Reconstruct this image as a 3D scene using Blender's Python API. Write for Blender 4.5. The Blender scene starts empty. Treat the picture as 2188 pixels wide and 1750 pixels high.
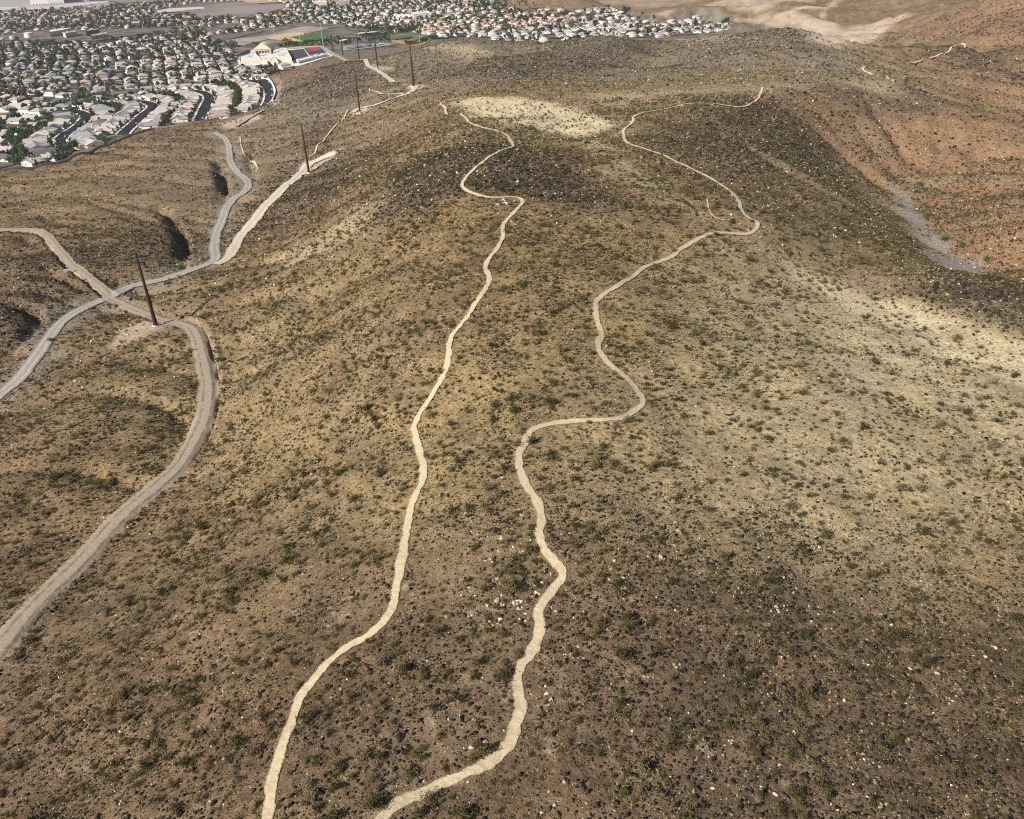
import bpy, bmesh, math, random
import numpy as np
from mathutils import Matrix, Vector
rnd = random.Random(7)
rng = np.random.default_rng(11)
scene = bpy.context.scene
COL = scene.collection

# ------------------------------------------------------------------ camera
CX, CY, F, CH = 1094.0, 875.0, 1750.0, 140.0      # photo is 2188 x 1750 px, drone 140 m above the town
nd = np.array([(1225. - CX) / F, -(3870. - CY) / F, -1.0]); nd /= np.linalg.norm(nd)   # nadir in camera axes
_Z = -nd; _X = np.cross(np.array([0, 0, -1.0]), _Z); _X /= np.linalg.norm(_X); _Y = np.cross(_Z, _X)
RW = np.stack([_X, _Y, _Z])                        # world = RW @ cam
cam_d = bpy.data.cameras.new('camera'); cam = bpy.data.objects.new('camera', cam_d); COL.objects.link(cam)
cam_d.sensor_fit = 'HORIZONTAL'; cam_d.sensor_width = 36.0; cam_d.lens = 36.0 * F / 2188.0
cam_d.clip_start = 0.5; cam_d.clip_end = 60000
M = Matrix.Identity(4)
for i in range(3):
    for j in range(3): M[i][j] = float(RW[i, j])
M[2][3] = CH
cam.matrix_world = M
scene.camera = cam
scene.cycles.use_denoising = False; scene.cycles.filter_width = 1.1

# ------------------------------------------------------------------ sky, sun, exposure
SUN_EL, SUN_AZ = math.radians(34), math.radians(228)    # compass style: 0 = +Y, 90 = +X ; behind and left of the camera
world = bpy.data.worlds.new('World'); scene.world = world; world.use_nodes = True
wn = world.node_tree.nodes; wl = world.node_tree.links
bg = wn['Background']; sky = wn.new('ShaderNodeTexSky'); sky.sky_type = 'NISHITA'; sky.sun_disc = False
sky.sun_elevation = SUN_EL; sky.sun_rotation = SUN_AZ; sky.altitude = 800; sky.dust_density = 1.2
wl.new(sky.outputs[0], bg.inputs[0]); bg.inputs[1].default_value = 0.05
sun_d = bpy.data.lights.new('sun', 'SUN'); sun_d.energy = 4.6; sun_d.angle = math.radians(0.53); sun_d.color = (1.0, 0.93, 0.82)
sun = bpy.data.objects.new('sun', sun_d); COL.objects.link(sun)
sdir = Vector((math.sin(SUN_AZ) * math.cos(SUN_EL), math.cos(SUN_AZ) * math.cos(SUN_EL), math.sin(SUN_EL)))
sun.rotation_euler = sdir.to_track_quat('Z', 'Y').to_euler(); sun.location = (0, 0, 400)
scene.view_settings.view_transform = 'Standard'; scene.view_settings.look = 'None'
scene.view_settings.exposure = 0.85; scene.view_settings.gamma = 1.0

# ------------------------------------------------------------------ small tools
def tag(o, label=None, cat=None, group=None, kind=None):
    if label: o['label'] = label
    if cat: o['category'] = cat
    if group: o['group'] = group
    if kind: o['kind'] = kind
    return o
def rays(uv):
    uv = np.asarray(uv, float).reshape(-1, 2)
    d = np.stack([(uv[:, 0] - CX) / F, -(uv[:, 1] - CY) / F, -np.ones(len(uv))], 1)
    return d @ RW.T
def plane_pt(uv, z=0.0):
    d = rays(uv); t = (np.asarray(z, float) - CH) / d[:, 2]
    return np.array([0, 0, CH]) + d * t[:, None]
def smooth(a, b, x):
    t = np.clip((x - a) / (b - a), 0, 1); return t * t * (3 - 2 * t)
_perm = np.random.default_rng(3).permutation(4096)
def pnoise(x, y):
    xi = np.floor(x).astype(np.int64); yi = np.floor(y).astype(np.int64); xf = x - xi; yf = y - yi
    def g(ix, iy, fx, fy):
        h = _perm[(_perm[ix & 4095] + iy) & 4095] * (2 * math.pi / 4096.0)
        return np.cos(h) * fx + np.sin(h) * fy
    u = xf ** 3 * (xf * (xf * 6 - 15) + 10); v = yf ** 3 * (yf * (yf * 6 - 15) + 10)
    a = g(xi, yi, xf, yf); b = g(xi + 1, yi, xf - 1, yf); c = g(xi, yi + 1, xf, yf - 1); d = g(xi + 1, yi + 1, xf - 1, yf - 1)
    return (a + (b - a) * u) * (1 - v) + (c + (d - c) * u) * v
def fbm(x, y, s, o=4, rot=0.6):
    r = np.zeros_like(x); amp = 1.0; x = x / s; y = y / s
    for k in range(o):
        r += amp * pnoise(x + 17.3 * k, y - 9.1 * k); amp *= 0.5
        x, y = 2 * (x * math.cos(rot) - y * math.sin(rot)), 2 * (x * math.sin(rot) + y * math.cos(rot))
    return r
def in_poly(px, py, poly):
    n = len(poly); ins = np.zeros(px.shape, bool); j = n - 1
    for i in range(n):
        xi, yi = poly[i]; xj, yj = poly[j]
        if yi != yj:
            ins ^= ((yi > py) != (yj > py)) & (px < (xj - xi) * (py - yi) / (yj - yi) + xi)
        j = i
    return ins
def poly_sd(px, py, poly):                        # signed distance, positive inside
    d2 = np.full(px.shape, 1e18); n = len(poly)
    for i in range(n):
        ax, ay = poly[i]; bx, by = poly[(i + 1) % n]; ex, ey = bx - ax, by - ay
        t = np.clip(((px - ax) * ex + (py - ay) * ey) / (ex * ex + ey * ey + 1e-9), 0, 1)
        d2 = np.minimum(d2, (px - ax - t * ex) ** 2 + (py - ay - t * ey) ** 2)
    d = np.sqrt(d2); return np.where(in_poly(px, py, poly), d, -d)
def line_dist(px, py, pts):
    d2 = np.full(px.shape, 1e18)
    for (ax, ay), (bx, by) in zip(pts[:-1], pts[1:]):
        ex, ey = bx - ax, by - ay
        t = np.clip(((px - ax) * ex + (py - ay) * ey) / (ex * ex + ey * ey + 1e-9), 0, 1)
        d2 = np.minimum(d2, (px - ax - t * ex) ** 2 + (py - ay - t * ey) ** 2)
    return np.sqrt(d2)

# ------------------------------------------------------------------ terrain heights (surveyed points: photo ray x height above the town)
SURVEY = [
 # central ridge, near
 (600,1740,60),(1094,1740,60),(1600,1740,58),(2180,1740,54),(0,1740,44),(300,1740,54),
 (850,1300,61),(1170,1200,62),(1700,1300,57),(2180,1300,52),(500,1300,51),(250,1500,47),(0,1520,31),
 (0,1380,22),(110,1260,21.5),(240,1120,20.5),(380,970,20),(436,894,19.6),(445,804,19.4),(423,715,19.6),
 (600,1000,41),(560,800,32),(900,1000,61),(1300,1000,62),(1700,1000,55),(2180,1000,49),
 (960,720,65),(1270,740,62),(1600,740,54),(1850,760,48),(620,640,31),(760,760,52),(740,600,46),
 (1035,590,66),(1085,440,66),(1350,570,62),(1620,480,57),(900,540,58),(760,480,47),(560,590,27),(640,500,33),
 (980,400,67),(1090,320,67),(900,360,58),(820,430,53),(740,380,35),(1000,268,59),(950,238,54),(850,290,44),
 (1100,240,55),(1250,290,55),(1240,250,55.5),(1200,400,63),(1330,330,58),(1450,420,58),
 (1560,430,60),(1350,305,60),(1340,250,60),(1480,220,60),(1580,232,60),(1640,192,61),(1100,200,56),
 # plateau rim on the right and the canyon behind it
 (1770,184,59),(1922,178,55),(2061,217,50),(2188,300,40),(1700,330,48),(1640,350,55),(1780,400,42),(1860,300,38),(1990,300,36),(2100,340,32),
 (1940,385,22),(2060,385,26),(2188,392,30),(1910,425,20),(1960,465,18.5),(2010,525,17),(2090,568,16),
 (1850,450,38),(1900,510,37),(1960,556,37),(1750,560,48),(2188,560,22),(2188,470,34),(2100,450,25),(2188,420,33),(2140,560,18),
 (1990,580,42),(2100,595,45),(2188,640,46),(2110,670,46),(2188,720,46),(1900,660,43),(2030,720,43),(2188,820,46),
 # left: wash with the road, low hill before the town
 (450,285,3),(480,330,6),(530,390,9),(470,450,11),(462,535,13),(330,610,15.5),(230,635,15.5),(150,672,14.5),(90,730,13.5),(0,842,12.5),
 (333,695,20),(260,720,17),(60,900,18),(200,900,24),(350,800,23),(150,1050,24),(0,1050,21),(0,1200,22),
 (380,400,14),(200,420,14),(300,340,9),(400,320,8),(100,500,18),(0,560,18),(60,640,18),(300,530,15),(400,500,13),(10,490,16),(110,515,16.5),
 (0,450,10),(150,370,5),(250,320,4),(30,800,15),(100,820,15.5),
 # flank between the wash and the power line road
 (500,520,16),(560,430,19),(640,372,23),(660,369,24),(720,325,27),(600,320,15),(560,300,9),(650,250,16),(700,290,24),(570,220,3),
 (769,239,27),(830,215,33),(884,185,38),(820,260,40),(700,215,22),(640,200,14),(600,190,4),(720,165,24),(660,165,12),(740,134,22),(770,129,20),
 (807,145,27),(840,178,33),(880,150,33),(960,170,44),(1000,130,38),(920,110,38),(950,88,42),(1020,82,43),(1090,95,34),
 # hills in front of the far houses
 (1130,120,35),(1200,95,44),(1250,84,51),(1330,79,50),(1400,90,38),(1250,140,46),(1420,125,32),(1420,150,36),(1300,180,50),
 (1470,90,46),(1540,72,55),(1640,60,66),(1720,66,61),(1640,110,58),(1780,100,46),(1820,108,43),(1560,140,52),(1700,150,54),
 (1900,92,48),(1990,88,49),(2080,100,50),(2188,106,51),(1900,140,50),(2000,140,48),(2100,150,47),(2188,200,42),(2145,236,37),(2100,190,44),
 # red hill far right, graded land between
 (1800,80,8),(1760,88,6),(1840,62,10),(1880,80,16),(1950,60,28),(2050,50,45),(2130,40,52),(2188,60,47),(1940,34,36),(2060,12,56),(2188,-20,70),(2010,86,30),
 (1870,40,14),(1700,40,14),(1650,30,12),(1600,45,4),(1560,20,18),(1480,20,20),(1440,40,10),(1750,12,22),(1850,8,26),(1680,8,26),(1950,-4,30),
]
# hidden slopes behind the crests, given in metres
HIDDEN = [(-60,1080,4),(60,1130,2),(200,1190,4),(-10,1000,16),(330,1090,22),(420,1040,20),(120,1020,24),
 (420,730,26),(186,262,28),(168,302,22),(205,270,24),(140,290,33),(520,560,50),(700,800,60),(300,330,18),(330,260,34),(500,300,50),(240,150,44),(300,60,40),
 (0,-120,52),(-150,-60,34),(150,-100,46),(-260,60,22),(-300,200,20),(-420,380,14),(-600,250,8),(0,20,59),(60,20,57),(-60,20,56),(-110,60,36),
 (900,800,90),(900,1400,60),(1500,1500,40),(600,2200,24),(1200,2400,30),(300,2100,14),(700,1500,26),(900,400,60),(1500,500,40),(1500,-300,30),(0,-900,30),(-900,-500,10),(-1400,300,0)]
sv = np.array(SURVEY, float)
_m = (sv[:, 2] >= 50) & (sv[:, 1] > 190) & (sv[:, 0] < 1700); sv[_m, 2] = 57.5 + 0.85 * (sv[_m, 2] - 57.5)     # gentle swells on the ridge
_m = (sv[:, 2] < 33) & (sv[:, 0] < 700) & (sv[:, 1] > 280); sv[_m, 2] += 8 * smooth(300, 750, sv[_m, 1])
P = plane_pt(sv[:, :2], sv[:, 2]); P = np.vstack([P, np.array(HIDDEN, float)])
fl = np.array([(-400,900),(-900,1200),(-300,1300),(-800,1900),(0,1500),(200,1700),(-1600,2600),(0,2600),(-2500,1500)], float)
P = np.vstack([P, np.c_[fl, np.zeros(len(fl))]])
CC = 18.0
def kern(d2): return -np.sqrt(d2 + CC * CC)
n = len(P); A = np.zeros((n + 3, n + 3)); dx = P[:, None, :2] - P[None, :, :2]
A[:n, :n] = kern((dx ** 2).sum(2)) + np.eye(n) * 3.0
A[:n, n] = A[n, :n] = 1; A[:n, n + 1:] = P[:, :2] / 1000.0; A[n + 1:, :n] = P[:, :2].T / 1000.0
cf = np.linalg.solve(A, np.r_[P[:, 2], 0, 0, 0])
def rbf(x, y):
    r = np.empty(x.shape)
    for s in range(0, len(x), 20000):
        xs, ys = x[s:s + 20000], y[s:s + 20000]
        d2 = (xs[:, None] - P[None, :, 0]) ** 2 + (ys[:, None] - P[None, :, 1]) ** 2
        r[s:s + 20000] = kern(d2) @ cf[:n] + cf[n] + (cf[n + 1] * xs + cf[n + 2] * ys) / 1000.0
    return r
TB = [(-60,418),(0,377),(83,362),(139,350),(181,333),(236,306),(300,281),(330,275),(441,260),(475,263),(552,240),(582,230),(588,203),(582,187),(571,175),
      (592,166),(602,160),(639,154),(656,142),(684,132),(712,119.5),(735,113),(840,102),(900,97),(960,84),(1010,82),(1080,95),(1112,101),(1160,94),(1240,84),(1400,84),(1480,83),(1505,77),(1575,68),(1568,50),(1490,44),(1400,52),(1340,30),(1300,20),(1240,12)]
town_poly = [tuple(p[:2]) for p in plane_pt(TB, 0)] + [(500, 2700), (900, 9000), (-9000, 9000), (-9000, 200), (-1500, 250)]

# polar sheet, finest in front of the camera
az = []
a = -180.0
while a < 180.0 - 1e-6:
    az.append(a); b = abs(a)
    a += 0.19 if b < 46 else (0.7 if b < 70 else 4.0)
az = np.radians(np.array(az)); NA = len(az)
rr = [6.0]
while rr[-1] < 3500: rr.append(rr[-1] * 1.0068 + 0.02)
while rr[-1] < 40000: rr.append(rr[-1] * 1.12)
rr = np.array(rr); NR = len(rr)
GX = rr[:, None] * np.sin(az)[None, :]; GY = rr[:, None] * np.cos(az)[None, :]
gx, gy = GX.ravel(), GY.ravel()
sd_town = poly_sd(gx, gy, town_poly)
def heights():
    R = np.hypot(gx, gy)
    z = rbf(gx, gy)
    far = smooth(2400, 4200, R); z = z * (1 - far) + 12 * far
    open_ = 1 - smooth(-6, 18, sd_town)
    # relief: swells, gullies running down the slopes, small bumps
    z = z + open_ * (2.0 * fbm(gx, gy, 60, 4) + 0.4 * fbm(gx + 50, gy, 9, 3))
    zz = z.reshape(NR, NA)
    right = smooth(120, 260, gx) * smooth(150, 300, gy) * (1 - smooth(800, 1000, gy))
    rid = 1 - np.abs(pnoise((gx * 0.8 + gy * 0.6) / 26 + 0.4 * pnoise(gx / 40, gy / 40), (gy * 0.8 - gx * 0.6) / 120)) * 2
    z = z - right * 3.6 * np.clip(rid, 0, 1) ** 3
    left = smooth(-30, -90, gx) * smooth(120, 200, gy) * (1 - smooth(700, 900, gy)) * open_
    rid2 = 1 - np.abs(pnoise((gy * 0.9 + gx * 0.3) / 30 + 0.4 * pnoise(gx / 40 + 9, gy / 40), (gx) / 110)) * 2
    z = z - left * 2.6 * np.clip(rid2, 0, 1) ** 3
    redz = smooth(230, 330, gx) * smooth(520, 640, gy) * (1 - far) * open_
    rg = 1 - 2 * np.abs(fbm((gx * .5 + gy * .85), (gy * .5 - gx * .85) * 2.2, 90, 3))
    z = z + redz * (5.0 * fbm(gx, gy + 77, 75, 4) - 4.5 * np.clip(rg, 0, 1) ** 4)
    cz = smooth(150, 190, gx) * smooth(330, 380, gy) * (1 - smooth(480, 540, gy))
    z = z + cz * 2.0 * fbm(gx, gy + 177, 38, 4)
    k = open_ * smooth(900, 1300, gy) * smooth(250, 420, gx) * (1 - far)
    z = z + k * 7 * fbm(gx + 900, gy, 220, 4)
    ridge_far = smooth(2600, 6000, R) * smooth(-0.2, 0.5, gx / (R + 1))
    z = z + ridge_far * 60 * (0.5 + fbm(gx, gy, 2500, 4))
    t = smooth(-2, 16, sd_town)
    mx, my = plane_pt([(1172, 30)], 0)[0][:2]
    mound = np.exp(-((gx - mx) / 120) ** 2 - ((gy - my - 60) / 90) ** 2)
    flat = 0.15 * fbm(gx, gy, 120, 2) + 30 * np.where(mound > .02, mound - .02, 0) * (1 + .25 * fbm(gx, gy, 60, 3))
    z = np.where(sd_town > -2, z * (1 - t) + flat * t, np.maximum(z, 0.3))
    return z
gz = heights()
GZ = gz.reshape(NR, NA)
lrr = np.log(rr)
def H(x, y):                                       # terrain height by interpolation of the sheet
    x = np.asarray(x, float); y = np.asarray(y, float)
    R = np.clip(np.hypot(x, y), rr[0], rr[-1] * 0.999); A_ = np.arctan2(x, y)
    fi = np.interp(R, rr, np.arange(NR)); fj = np.interp(A_, az, np.arange(NA))
    i = np.clip(fi.astype(int), 0, NR - 2); j = np.clip(fj.astype(int), 0, NA - 2); u = fi - i; v = fj - j
    return GZ[i, j] * (1 - u) * (1 - v) + GZ[i + 1, j] * u * (1 - v) + GZ[i, j + 1] * (1 - u) * v + GZ[i + 1, j + 1] * u * v
K = 2188 / 2155.0
def disp(pts): return [(a * K, b * K) for a, b in pts]
_ts = np.exp(np.linspace(math.log(45), math.log(9000), 2600))
def hit(uv):                                       # where a photo ray meets the land
    out = []
    for d in rays(uv):
        p = np.array([0, 0, CH]) + _ts[:, None] * d
        e = p[:, 2] - H(p[:, 0], p[:, 1]); k = np.argmax(e < 0)
        if not (e < 0).any(): k = len(_ts) - 1
        k = max(k, 1); f = e[k - 1] / (e[k - 1] - e[k] + 1e-9); q = p[k - 1] * (1 - f) + p[k] * f
        out.append((q[0], q[1], float(H(q[0], q[1]))))
    return np.array(out)

# road lines traced on the photo; the land is benched under them and gullies are cut beside them
RA = [(237,637),(259,645),(306,667),(348,681),(390,689),(412,698),(423,720),(434,762),(445,804),(445,845),(438,890)] + disp([(425,905),(400,945),(370,985),(300,1050),(240,1105),(170,1180),(110,1240),(60,1295),(0,1365),(-70,1440)])
RB = disp([(450,280),(475,290),(482,310),(482,340),(500,365),(522,380),(522,400),(490,420),(475,440),(468,470),(455,495),(450,520),(455,540),(440,555),(400,572),(360,582),(310,597),(270,610),(237,625),(190,640),(150,660),(120,685),(95,720),(75,760),(40,795),(0,830),(-60,880)])
RC = disp([(455,558),(480,540),(500,505),(530,470),(560,430),(595,395),(630,370),(645,352),(668,340),(705,322)])
RD = disp([(-40,486),(5,485),(60,485),(90,490),(110,510),(130,535),(145,555),(175,580),(210,605),(232,623)])
RE = [(752,243),(765,236),(780,232),(806,226),(831,215),(857,205),(880,195),(890,187),(893,184)]
RH = [(773,129),(783,138),(796,148),(816,157),(829,168),(840,178)]
ROADS = {k: hit(v) for k, v in (('A', RA), ('B', RB), ('C', RC), ('D', RD), ('E', RE), ('H', RH))}
def along(pts, step=2.0):                          # dense centre line
    w = np.asarray(pts, float)[:, :2]
    for _ in range(2):
        q_ = np.empty((2 * len(w), 2)); q_[0] = w[0]; q_[-1] = w[-1]; q_[1:-1:2] = .75 * w[:-1] + .25 * w[1:]; q_[2:-1:2] = .25 * w[:-1] + .75 * w[1:]; w = q_
    out = [w[0]]
    for a_, b_ in zip(w[:-1], w[1:]):
        k_ = max(1, int(np.linalg.norm(b_ - a_) / step))
        out += [a_ + (b_ - a_) * t_ / k_ for t_ in range(1, k_ + 1)]
    return np.array(out)
def nearest(sel, w):                               # distance, side and index along a centre line
    d2 = (gx[sel][:, None] - w[None, :, 0]) ** 2 + (gy[sel][:, None] - w[None, :, 1]) ** 2; i = d2.argmin(1); t = np.gradient(w, axis=0)[i]; t /= np.linalg.norm(t, axis=1)[:, None] + 1e-9
    ox, oy = gx[sel] - w[i, 0], gy[sel] - w[i, 1]; return np.sqrt(d2[np.arange(len(i)), i]), t[:, 0] * oy - t[:, 1] * ox, i
def around(w, m_):
    lo = w.min(0) - m_; hi = w.max(0) + m_; return np.where((gx > lo[0]) & (gx < hi[0]) & (gy > lo[1]) & (gy < hi[1]))[0]
def gully(uv, depth, wall, run):                   # steep bank on the left of the line, easing out on its right
    global gz, GZ
    w = along(hit(uv), 1.5); sel = around(w, run + 6)
    for c_ in range(0, len(sel), 20000):
        k = sel[c_:c_ + 20000]; d, sd, i = nearest(k, w); t = i / (len(w) - 1); env = np.sin(np.pi * np.clip(t, 0.02, 0.98)) ** 0.5
        x = -sd + 1.5 * fbm(gx[k], gy[k], 7, 3); prof = smooth(-wall, 0.3, x) * (1 - smooth(1.0, run, x)); gz[k] -= depth * env * prof * (d < run + 5)
    GZ = gz.reshape(NR, NA)
for uv, dp, wl_, rn in [([(462,338),(468,352),(476,372),(482,395),(478,412)], 7, 1.5, 9), ([(366,455),(380,470),(392,495),(398,525),(392,545)], 6.5, 1.5, 9), ([(330,430),(350,450),(372,470)], 3, 1.5, 6),
    ([(-10,625),(60,640),(90,660),(70,700),(20,740)], 4, 1.8, 8), ([(100,560),(150,590),(190,612)], 2.5, 1.5, 6), ([(180,420),(260,440),(340,470),(380,500)], 2.0, 1.5, 8), ([(540,300),(528,340),(540,372)], 3, 1.5, 8), ([(700,300),(640,330),(590,390)], 2.5, 2, 9),
    ([(860,380),(760,430),(660,500),(590,560)], 3.0, 2, 10), ([(820,330),(740,370),(640,450),(560,520)], 2.6, 2, 10), ([(300,640),(380,620),(440,590)], 1.6, 1.2, 5), ([(1700,250),(1760,300),(1830,360),(1890,400)], 4, 2, 10), ([(1840,220),(1890,280),(1930,340)], 4, 2, 9), ([(1980,240),(1990,290),(1985,350)], 4, 2, 9), ([(2080,260),(2070,310),(2050,360)], 3.5, 2, 9), ([(1560,300),(1680,370),(1800,430)], 3, 2, 10)]:
    gully(disp(uv), dp, wl_, rn)
for key, hw in (('B', 2.6), ('D', 2.4), ('C', 2.5), ('A', 2.6), ('E', 2.4), ('H', 2.4)):
    w = along(ROADS[key]); zc = H(w[:, 0], w[:, 1]); kz = np.ones(15) / 15; zc = np.convolve(np.pad(zc, 7, mode='edge'), kz, 'valid'); sel = around(w, hw + 5)
    for c_ in range(0, len(sel), 20000):
        k = sel[c_:c_ + 20000]; d, sd, i = nearest(k, w); f = 1 - smooth(hw, hw + 2.6, d); near = d < hw + 4.5
        gz[k] = np.where(near, gz[k] * (1 - f) + zc[i] * f, gz[k])
        side = 1 if key == 'A' else (1 if key == 'D' else 0)
        if side:                                    # ditch and berm on the low side
            x = -sd * side if key == 'A' else sd * side
            gz[k] += np.where(near, 0.9 * np.exp(-((x + hw + 1.6) / 0.8) ** 2) - 1.3 * np.exp(-((x + hw + .2) / 0.6) ** 2), 0)
    GZ = gz.reshape(NR, NA)
# ------------------------------------------------------------------ materials
def new_mat(name, rough=0.9, spec=0.2):
    m = bpy.data.materials.new(name); m.use_nodes = True
    b = m.node_tree.nodes['Principled BSDF']; b.inputs['Roughness'].default_value = rough
    b.inputs['Specular IOR Level'].default_value = spec
    return m, m.node_tree, b
class NT:
    def __init__(s, nt): s.nt = nt; s.co = nt.nodes.new('ShaderNodeTexCoord').outputs['Object']
    def noise(s, scale, detail=4, rough=0.55, vec=None, lac=2.0):
        n_ = s.nt.nodes.new('ShaderNodeTexNoise'); n_.inputs['Scale'].default_value = scale; n_.inputs['Detail'].default_value = detail
        n_.inputs['Roughness'].default_value = rough; n_.inputs['Lacunarity'].default_value = lac; s.nt.links.new(vec or s.co, n_.inputs['Vector']); return n_.outputs['Fac']
    def voro(s, scale, out='Distance', rnd=1.0):
        n_ = s.nt.nodes.new('ShaderNodeTexVoronoi'); n_.inputs['Scale'].default_value = scale; n_.inputs['Randomness'].default_value = rnd; s.nt.links.new(s.co, n_.inputs['Vector']); return n_.outputs[out]
    def attr(s, name, kind='GEOMETRY', out='Fac'):
        n_ = s.nt.nodes.new('ShaderNodeAttribute'); n_.attribute_name = name; n_.attribute_type = kind; return n_.outputs[out]
    def ramp(s, f, a, b, lo=0.0, hi=1.0):
        n_ = s.nt.nodes.new('ShaderNodeMapRange'); n_.interpolation_type = 'SMOOTHSTEP'; s.nt.links.new(f, n_.inputs[0])
        for k_, v_ in zip((1, 2, 3, 4), (a, b, lo, hi)): n_.inputs[k_].default_value = v_
        return n_.outputs[0]
    def math(s, op, a, b=None, clamp=False):
        n_ = s.nt.nodes.new('ShaderNodeMath'); n_.operation = op; n_.use_clamp = clamp
        for k_, v_ in enumerate((a, b)):
            if v_ is None: continue
            if isinstance(v_, (int, float)): n_.inputs[k_].default_value = v_
            else: s.nt.links.new(v_, n_.inputs[k_])
        return n_.outputs[0]
    def mix(s, f, a, b, mode='MIX'):
        n_ = s.nt.nodes.new('ShaderNodeMix'); n_.data_type = 'RGBA'; n_.blend_type = mode; n_.clamp_factor = True
        for k_, v_ in ((0, f), (6, a), (7, b)):
            if isinstance(v_, (int, float)): n_.inputs[k_].default_value = v_
            elif isinstance(v_, tuple): n_.inputs[k_].default_value = (*v_, 1)
            else: s.nt.links.new(v_, n_.inputs[k_])
        return n_.outputs[2]
    def bump(s, h, dist, strength, bsdf):
        n_ = s.nt.nodes.new('ShaderNodeBump'); n_.inputs['Strength'].default_value = strength; n_.inputs['Distance'].default_value = dist
        s.nt.links.new(h, n_.inputs['Height']); s.nt.links.new(n_.outputs[0], bsdf.inputs['Normal'])
    def base(s, c, bsdf): s.nt.links.new(c, bsdf.inputs['Base Color'])
def simple_mat(name, col, rough=0.85, var=0.25, scale=1.0, spec=0.2, metal=0.0, mul=None):
    m, nt, b = new_mat(name, rough, spec); t = NT(nt); b.inputs['Metallic'].default_value = metal
    f = t.noise(scale, 5)
    d = tuple(c * (1 - var) for c in col); l = tuple(min(c * (1 + var), 0.95) for c in col)
    t.base(t.mix(t.ramp(f, 0.3, 0.7), d, l), b)
    return m

# ground masks, in metres on the land: polygons traced on the photo and laid on the surface
MASK = {}
def mask(name, polys):
    acc = np.zeros(len(gx))
    for pts, soft, val in polys:
        w = hit(pts)[:, :2]; lo = w.min(0) - soft * 3; hi = w.max(0) + soft * 3
        sel = np.where((gx > lo[0]) & (gx < hi[0]) & (gy > lo[1]) & (gy < hi[1]))[0]
        wob = soft * 1.3 * fbm(gx[sel] + 31 * len(name), gy[sel], soft * 5 + 3, 4)
        s = poly_sd(gx[sel], gy[sel], [tuple(q) for q in w]) + wob
        acc[sel] = np.maximum(acc[sel], val * smooth(-soft, soft, s))
    MASK[name] = acc
mask('sand', [([(965,212),(1040,205),(1150,215),(1260,240),(1300,262),(1230,292),(1130,272),(1060,274),(1010,258)], 9, 1.0),
  ([(1230,285),(1330,330),(1440,400),(1500,440),(1500,470),(1400,430),(1290,350)], 8, 0.5),
  ([(1820,620),(1930,650),(2040,690),(2300,760),(2300,860),(2120,800),(1950,745),(1850,690),(1760,640),(1660,580),(1690,560)], 8, 0.95),
  ([(1200,600),(1560,490),(1850,590),(2060,680),(2320,730),(2320,1230),(1900,1180),(1480,1060),(1380,860)], 26, 0.62),([(1640,640),(1850,640),(2060,700),(2320,760),(2320,1020),(2000,930),(1750,820)], 16, 0.8),
  ([(1000,135),(960,112),(900,105),(960,96),(1030,100),(1060,115)], 9, 0.55),
  ([(960,195),(1200,200),(1500,190),(1900,175),(1900,188),(1600,200),(1300,225)], 14, 0.45),
  ([(580,560),(760,460),(830,440),(760,500),(640,570)], 7, 0.45)])
mask('dark', [([(800,420),(870,335),(1000,308),(1120,318),(1230,360),(1350,425),(1290,445),(1130,412),(1000,412),(900,450)], 12, 0.9),
  ([(1370,290),(1480,240),(1640,200),(1720,230),(1760,330),(1700,400),(1600,400),(1480,360)], 22, 0.62),
  ([(1990,574),(2100,588),(2300,640),(2300,735),(2080,705),(1980,650)], 7, 1.0),
  ([(620,190),(700,140),(770,135),(800,190),(740,215),(680,225)], 16, 0.7),
  ([(690,250),(640,330),(560,420),(500,520),(620,490),(760,400),(800,300)], 20, 0.85),
  ([(1640,186),(1800,186),(1960,190),(2060,230),(1960,260),(1760,225)], 12, 0.75),
  ([(1950,100),(2188,104),(2188,180),(2060,140)], 18, 0.7),
  ([(960,160),(1100,115),(1250,86),(1400,100),(1300,150),(1100,180)], 24, 0.55),
  ([(1440,120),(1640,62),(1780,105),(1700,130)], 24, 0.45),
  ([(460,340),(476,345),(492,390),(480,420),(466,400)], 2, .6),([(362,460),(385,465),(408,520),(400,550),(375,520)], 2, .6),  # two gullies: shade of their steep walls put into the ground colour
  ([(0,560),(200,520),(420,470),(430,540),(220,600),(0,720)], 12, 0.4),
  ([(-60,600),(100,640),(90,700),(-60,780)], 6, 0.75),
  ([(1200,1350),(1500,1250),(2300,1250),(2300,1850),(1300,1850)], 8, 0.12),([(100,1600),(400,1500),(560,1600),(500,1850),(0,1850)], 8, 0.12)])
mask('stony', [([(1150,1000),(1500,1080),(2320,1050),(2320,1900),(1050,1900),(1150,1400)], 14, 0.9),([(0,1450),(400,1350),(600,1450),(560,1900),(0,1900)], 12, 0.6),([(980,1050),(1120,1050),(1160,1250),(1000,1700),(700,1750),(860,1300)], 10, 0.5)])
MASK['dark'] = np.maximum(MASK['dark'], 0); 
mask('red', [([(1930,400),(2040,392),(2300,396),(2300,620),(2130,585),(2050,530),(1990,470)], 8, 1.0),
  ([(1700,215),(1950,215),(2100,260),(2300,330),(2300,395),(1960,390),(1860,400),(1760,330)], 16, 0.62),
  ([(1860,95),(1950,45),(2060,10),(2300,-60),(2300,108),(2100,98),(1950,86)], 20, 0.85),([(2120,60),(2300,30),(2300,104),(2150,100)], 12, 1.0),
  ([(2000,120),(2188,130),(2300,200),(2300,300),(2150,260),(2060,190)], 16, 0.7),
  ([(1850,470),(1960,560),(1920,560),(1830,490)], 6, 0.6)])
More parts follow.
